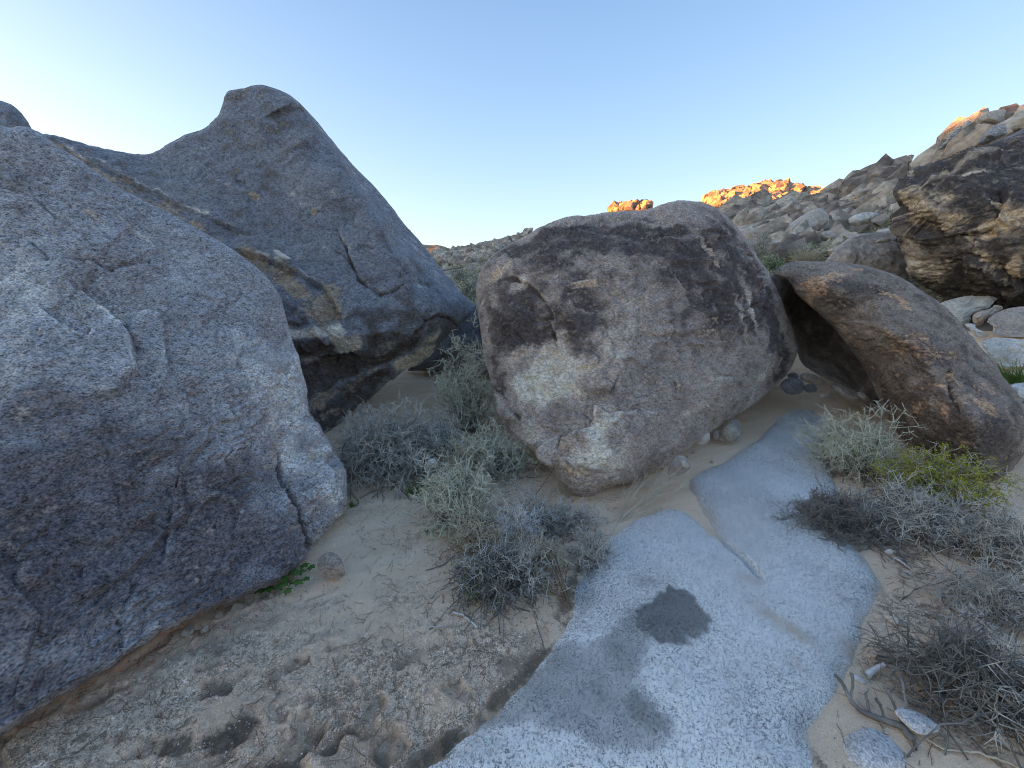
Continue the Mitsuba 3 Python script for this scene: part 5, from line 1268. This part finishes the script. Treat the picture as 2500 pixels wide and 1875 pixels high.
dry_fan('dry_fan', S('6', [(1770, 1110)])[0], [p + (h_,) for p, h_ in zip(S('6', [(2150, 860), (2040, 960), (1940, 900), (1960, 1000), (2110, 1010), (2150, 930), (1850, 960)]), [.12, .10, .12, .08, .03, .06, .1])],
        'pale straw-coloured dry twigs fanning out over the sand before the central boulder', 'twig_straw', .0046, 21, 5)
dry_fan('dry_fan_001', S('6', [(1490, 1600)])[0], [p + (h_,) for p, h_ in zip(S('6', [(1300, 1480), (1330, 1400), (1380, 1380), (1420, 1420), (1460, 1430), (1260, 1520), (1400, 1470), (1350, 1450)]), [.06, .12, .14, .12, .1, .04, .1, .1])],
        'brown dry stems fanning up from the left margin of the slab', 'twig_brown', .0032, 22, 5)
dry_fan('dry_fan_002', S('6', [(1340, 1010)])[0], [p + (h_,) for p, h_ in zip(S('6', [(1060, 1080), (1130, 1010), (1200, 1170), (1300, 1130), (1240, 1000), (1150, 930), (1420, 1120)]), [.05, .07, .05, .04, .08, .06, .03])],
        'dead grey-brown stems strewn over the bare sand left of the central boulder\'s foot', 'twig_grey', .0036, 23, 6)
dry_fan('dry_fan_003', S('6', [(1480, 1160)])[0], [p + (h_,) for p, h_ in zip(S('6', [(1390, 900), (1420, 980), (1450, 1060), (1360, 1000)]), [.1, .08, .06, .08])],
        'thin pale curved stems before the foot of the central boulder', 'twig_straw', .0028, 24, 2)

g = np.random.default_rng(131)
n_ = 0
for _ in range(90):
    a, r = math.radians(g.uniform(20, 44)), g.uniform(17, 40)
    p = np.array([r * math.sin(a), r * math.cos(a), 0])
    p[2] = float(ground_z(p[0], p[1])) + .15
    q = p - EYE
    u_, v_ = 1250 + q[0] / (q @ FWD) * FPX, 937.5 - (q @ UPV) / (q @ FWD) * FPX
    if shapely.contains_xy(blockers, u_, v_):
        continue
    c = p + g.normal(0, 1, (240, 3)) * np.array([.26, .26, .17]) * g.uniform(.7, 1.5)
    key = 'hill_bush' + ('' if n_ == 0 else '_%03d' % n_)
    scene[key] = mikit.ply(leaves_at(g, c, .16, .5), 'leaf_creosote' if g.random() < .6 else 'leaf_sage', smooth=False)
    tag(key, 'small dull green desert bush among the rocks of the right hillside', 'bush', 'bushes among the rocks of the right hillside')
    n_ += 1
spots_ = [(u, v, 'at the foot of the central boulder') for u, v in zip(g.uniform(1500, 1760, 14), g.uniform(1065, 1210, 14))] + [(u, v, 'at the foot of the peaked boulder') for u, v in zip(g.uniform(800, 1000, 10), g.uniform(960, 1060, 10))] \
    + [(u, v, 'under the lower edge of the left boulder') for u, v in zip(np.linspace(420, 740, 9), np.linspace(1560, 1400, 9) + g.uniform(-6, 22, 9))] + [(u, v, 'among the dry shrubs at the right') for u, v in zip(g.uniform(2120, 2420, 12), g.uniform(1380, 1620, 12))]
ct = {}
for i_, (u, v, where) in enumerate(spots_):
    p = land(u, v)
    s_ = g.uniform(.008, .026)
    A = np.eye(4)
    A[:3, :3] = turn(g.uniform(0, 6.3), g.normal(0, .4), g.normal(0, .4)) * (s_ * g.uniform(.7, 1.3, 3))
    A[:3, 3] = p + [0, 0, s_ * .3]
    pi = int(g.integers(len(protos)))
    key = 'loose_stone' + ('' if i_ == 0 else '_%03d' % i_)
    m_ = ['stone_mat', 'hillrock_pale'][int(g.integers(2))]
    if (pi, m_) not in ply_cache:
        ply_cache[(pi, m_)] = mikit.ply(protos[pi], m_, smooth=40)
    scene[key] = {**ply_cache[(pi, m_)], 'to_world': T(A.tolist())}
    tag(key, 'little loose stone on the sand ' + where, 'stone', 'loose stones ' + where)

# litter, gravel, slope cover: nobody could count these
g = np.random.default_rng(101)
cl = []
for _ in range(2400):
    if g.random() < .5:
        u, v = g.normal(1220, 170), g.normal(1300, 110)
    elif g.random() < .5:
        u, v = g.normal(2250, 170), g.normal(1480, 180)
    else:
        u, v = g.uniform(100, 1200), g.uniform(1450, 1860)
    z_ = z_flat(u, min(max(v, 1000), 1870), 0)
    if SLAB.contains(shapely.Point(z_[0], z_[1])) and g.random() < .9:
        continue
    cl.append(z_)
cl = np.array(cl)
cl[:, 2] = ground_z(cl[:, 0], cl[:, 1]) + .003
dr_ = np.stack([g.normal(size=len(cl)), g.normal(size=len(cl)), g.normal(0, .12, len(cl))], 1)
scene['twig_litter'] = mikit.ply(prisms(grow(g, cl, dr_, g.uniform(.02, .10, len(cl)), 3, .2), .0014, .0008), 'twig_brown', smooth=True)
tag('twig_litter', 'broken twigs littering the sand around the shrubs', 'litter', kind='stuff')

scene['gravel_mat'] = {'type': 'twosided', 'bsdf': {'type': 'diffuse', 'reflectance': mikit.proc(lambda p, n, uv: mikit.mix((.13, .11, .10), (.85, .78, .70), mikit.smoothstep(.3, .6, grain(p, 55))))}}
n = 34000
ga, gr = np.radians(g.uniform(-55, 52, n)), .75 + 3.6 * g.random(n) ** 1.5
gp = np.stack([gr * np.sin(ga), gr * np.cos(ga), 0 * gr], 1)
cover = fbm(gp * 2.2, 3, 44)
gp = gp[(cover + .25 * g.random(n) > .55)]
on = shapely.contains_xy(SLAB, gp[:, 0], gp[:, 1])
gp = gp[~on]
gp[:, 2] = ground_z(gp[:, 0], gp[:, 1]) - .001
octa = np.array([[1, 0, 0], [-1, 0, 0], [0, 1, 0], [0, -1, 0], [0, 0, 1], [0, 0, -1.0]])
of = np.array([[0, 2, 4], [2, 1, 4], [1, 3, 4], [3, 0, 4], [2, 0, 5], [1, 2, 5], [3, 1, 5], [0, 3, 5]])
m = len(gp)
gs = .0016 + .0034 * g.random(m) ** 3
gv = gp[:, None] + octa[None] * (gs[:, None, None] * g.uniform(.6, 1.3, (m, 6, 1)))
scene['gravel'] = mikit.ply((gv.reshape(-1, 3), (of[None] + np.arange(m)[:, None, None] * 6).reshape(-1, 3)), 'gravel_mat', smooth=False)
tag('gravel', 'coarse pale and dark gravel grains scattered on the sand', 'gravel', kind='stuff')

cv_ = []
for az0, az1, r0_, r1_, n in ((-16, 2, 10, 42, 1500), (22, 46, 9, 26, 1700)):
    a = np.radians(g.uniform(az0, az1, n))
    r = g.uniform(r0_ ** .5, r1_ ** .5, n) ** 2
    cv_.append(np.stack([r * np.sin(a), r * np.cos(a), 0 * r], 1))
cv_ = np.vstack(cv_)
cv_ = cv_[fbm(cv_ * .5, 3, 47) + .2 * g.random(len(cv_)) > .5]
cv_[:, 2] = ground_z(cv_[:, 0], cv_[:, 1])
rep_ = np.repeat(cv_, 22, 0)
scl = np.repeat(g.uniform(.08, .28, len(cv_)) * np.clip(np.hypot(cv_[:, 0], cv_[:, 1]) / 14, .6, 1.6), 22)
th = g.uniform(0, 6.28, len(rep_))
off = np.stack([np.cos(th) * g.random(len(rep_)) * scl, np.sin(th) * g.random(len(rep_)) * scl, g.random(len(rep_)) * scl * .5], 1)
scene['ground_cover'] = mikit.ply(leaves_at(g, rep_ + off, .10, .55), 'leaf_sage', smooth=False)
tag('ground_cover', 'low pale grey-green plants covering the foot of the slope', 'ground cover', kind='stuff')
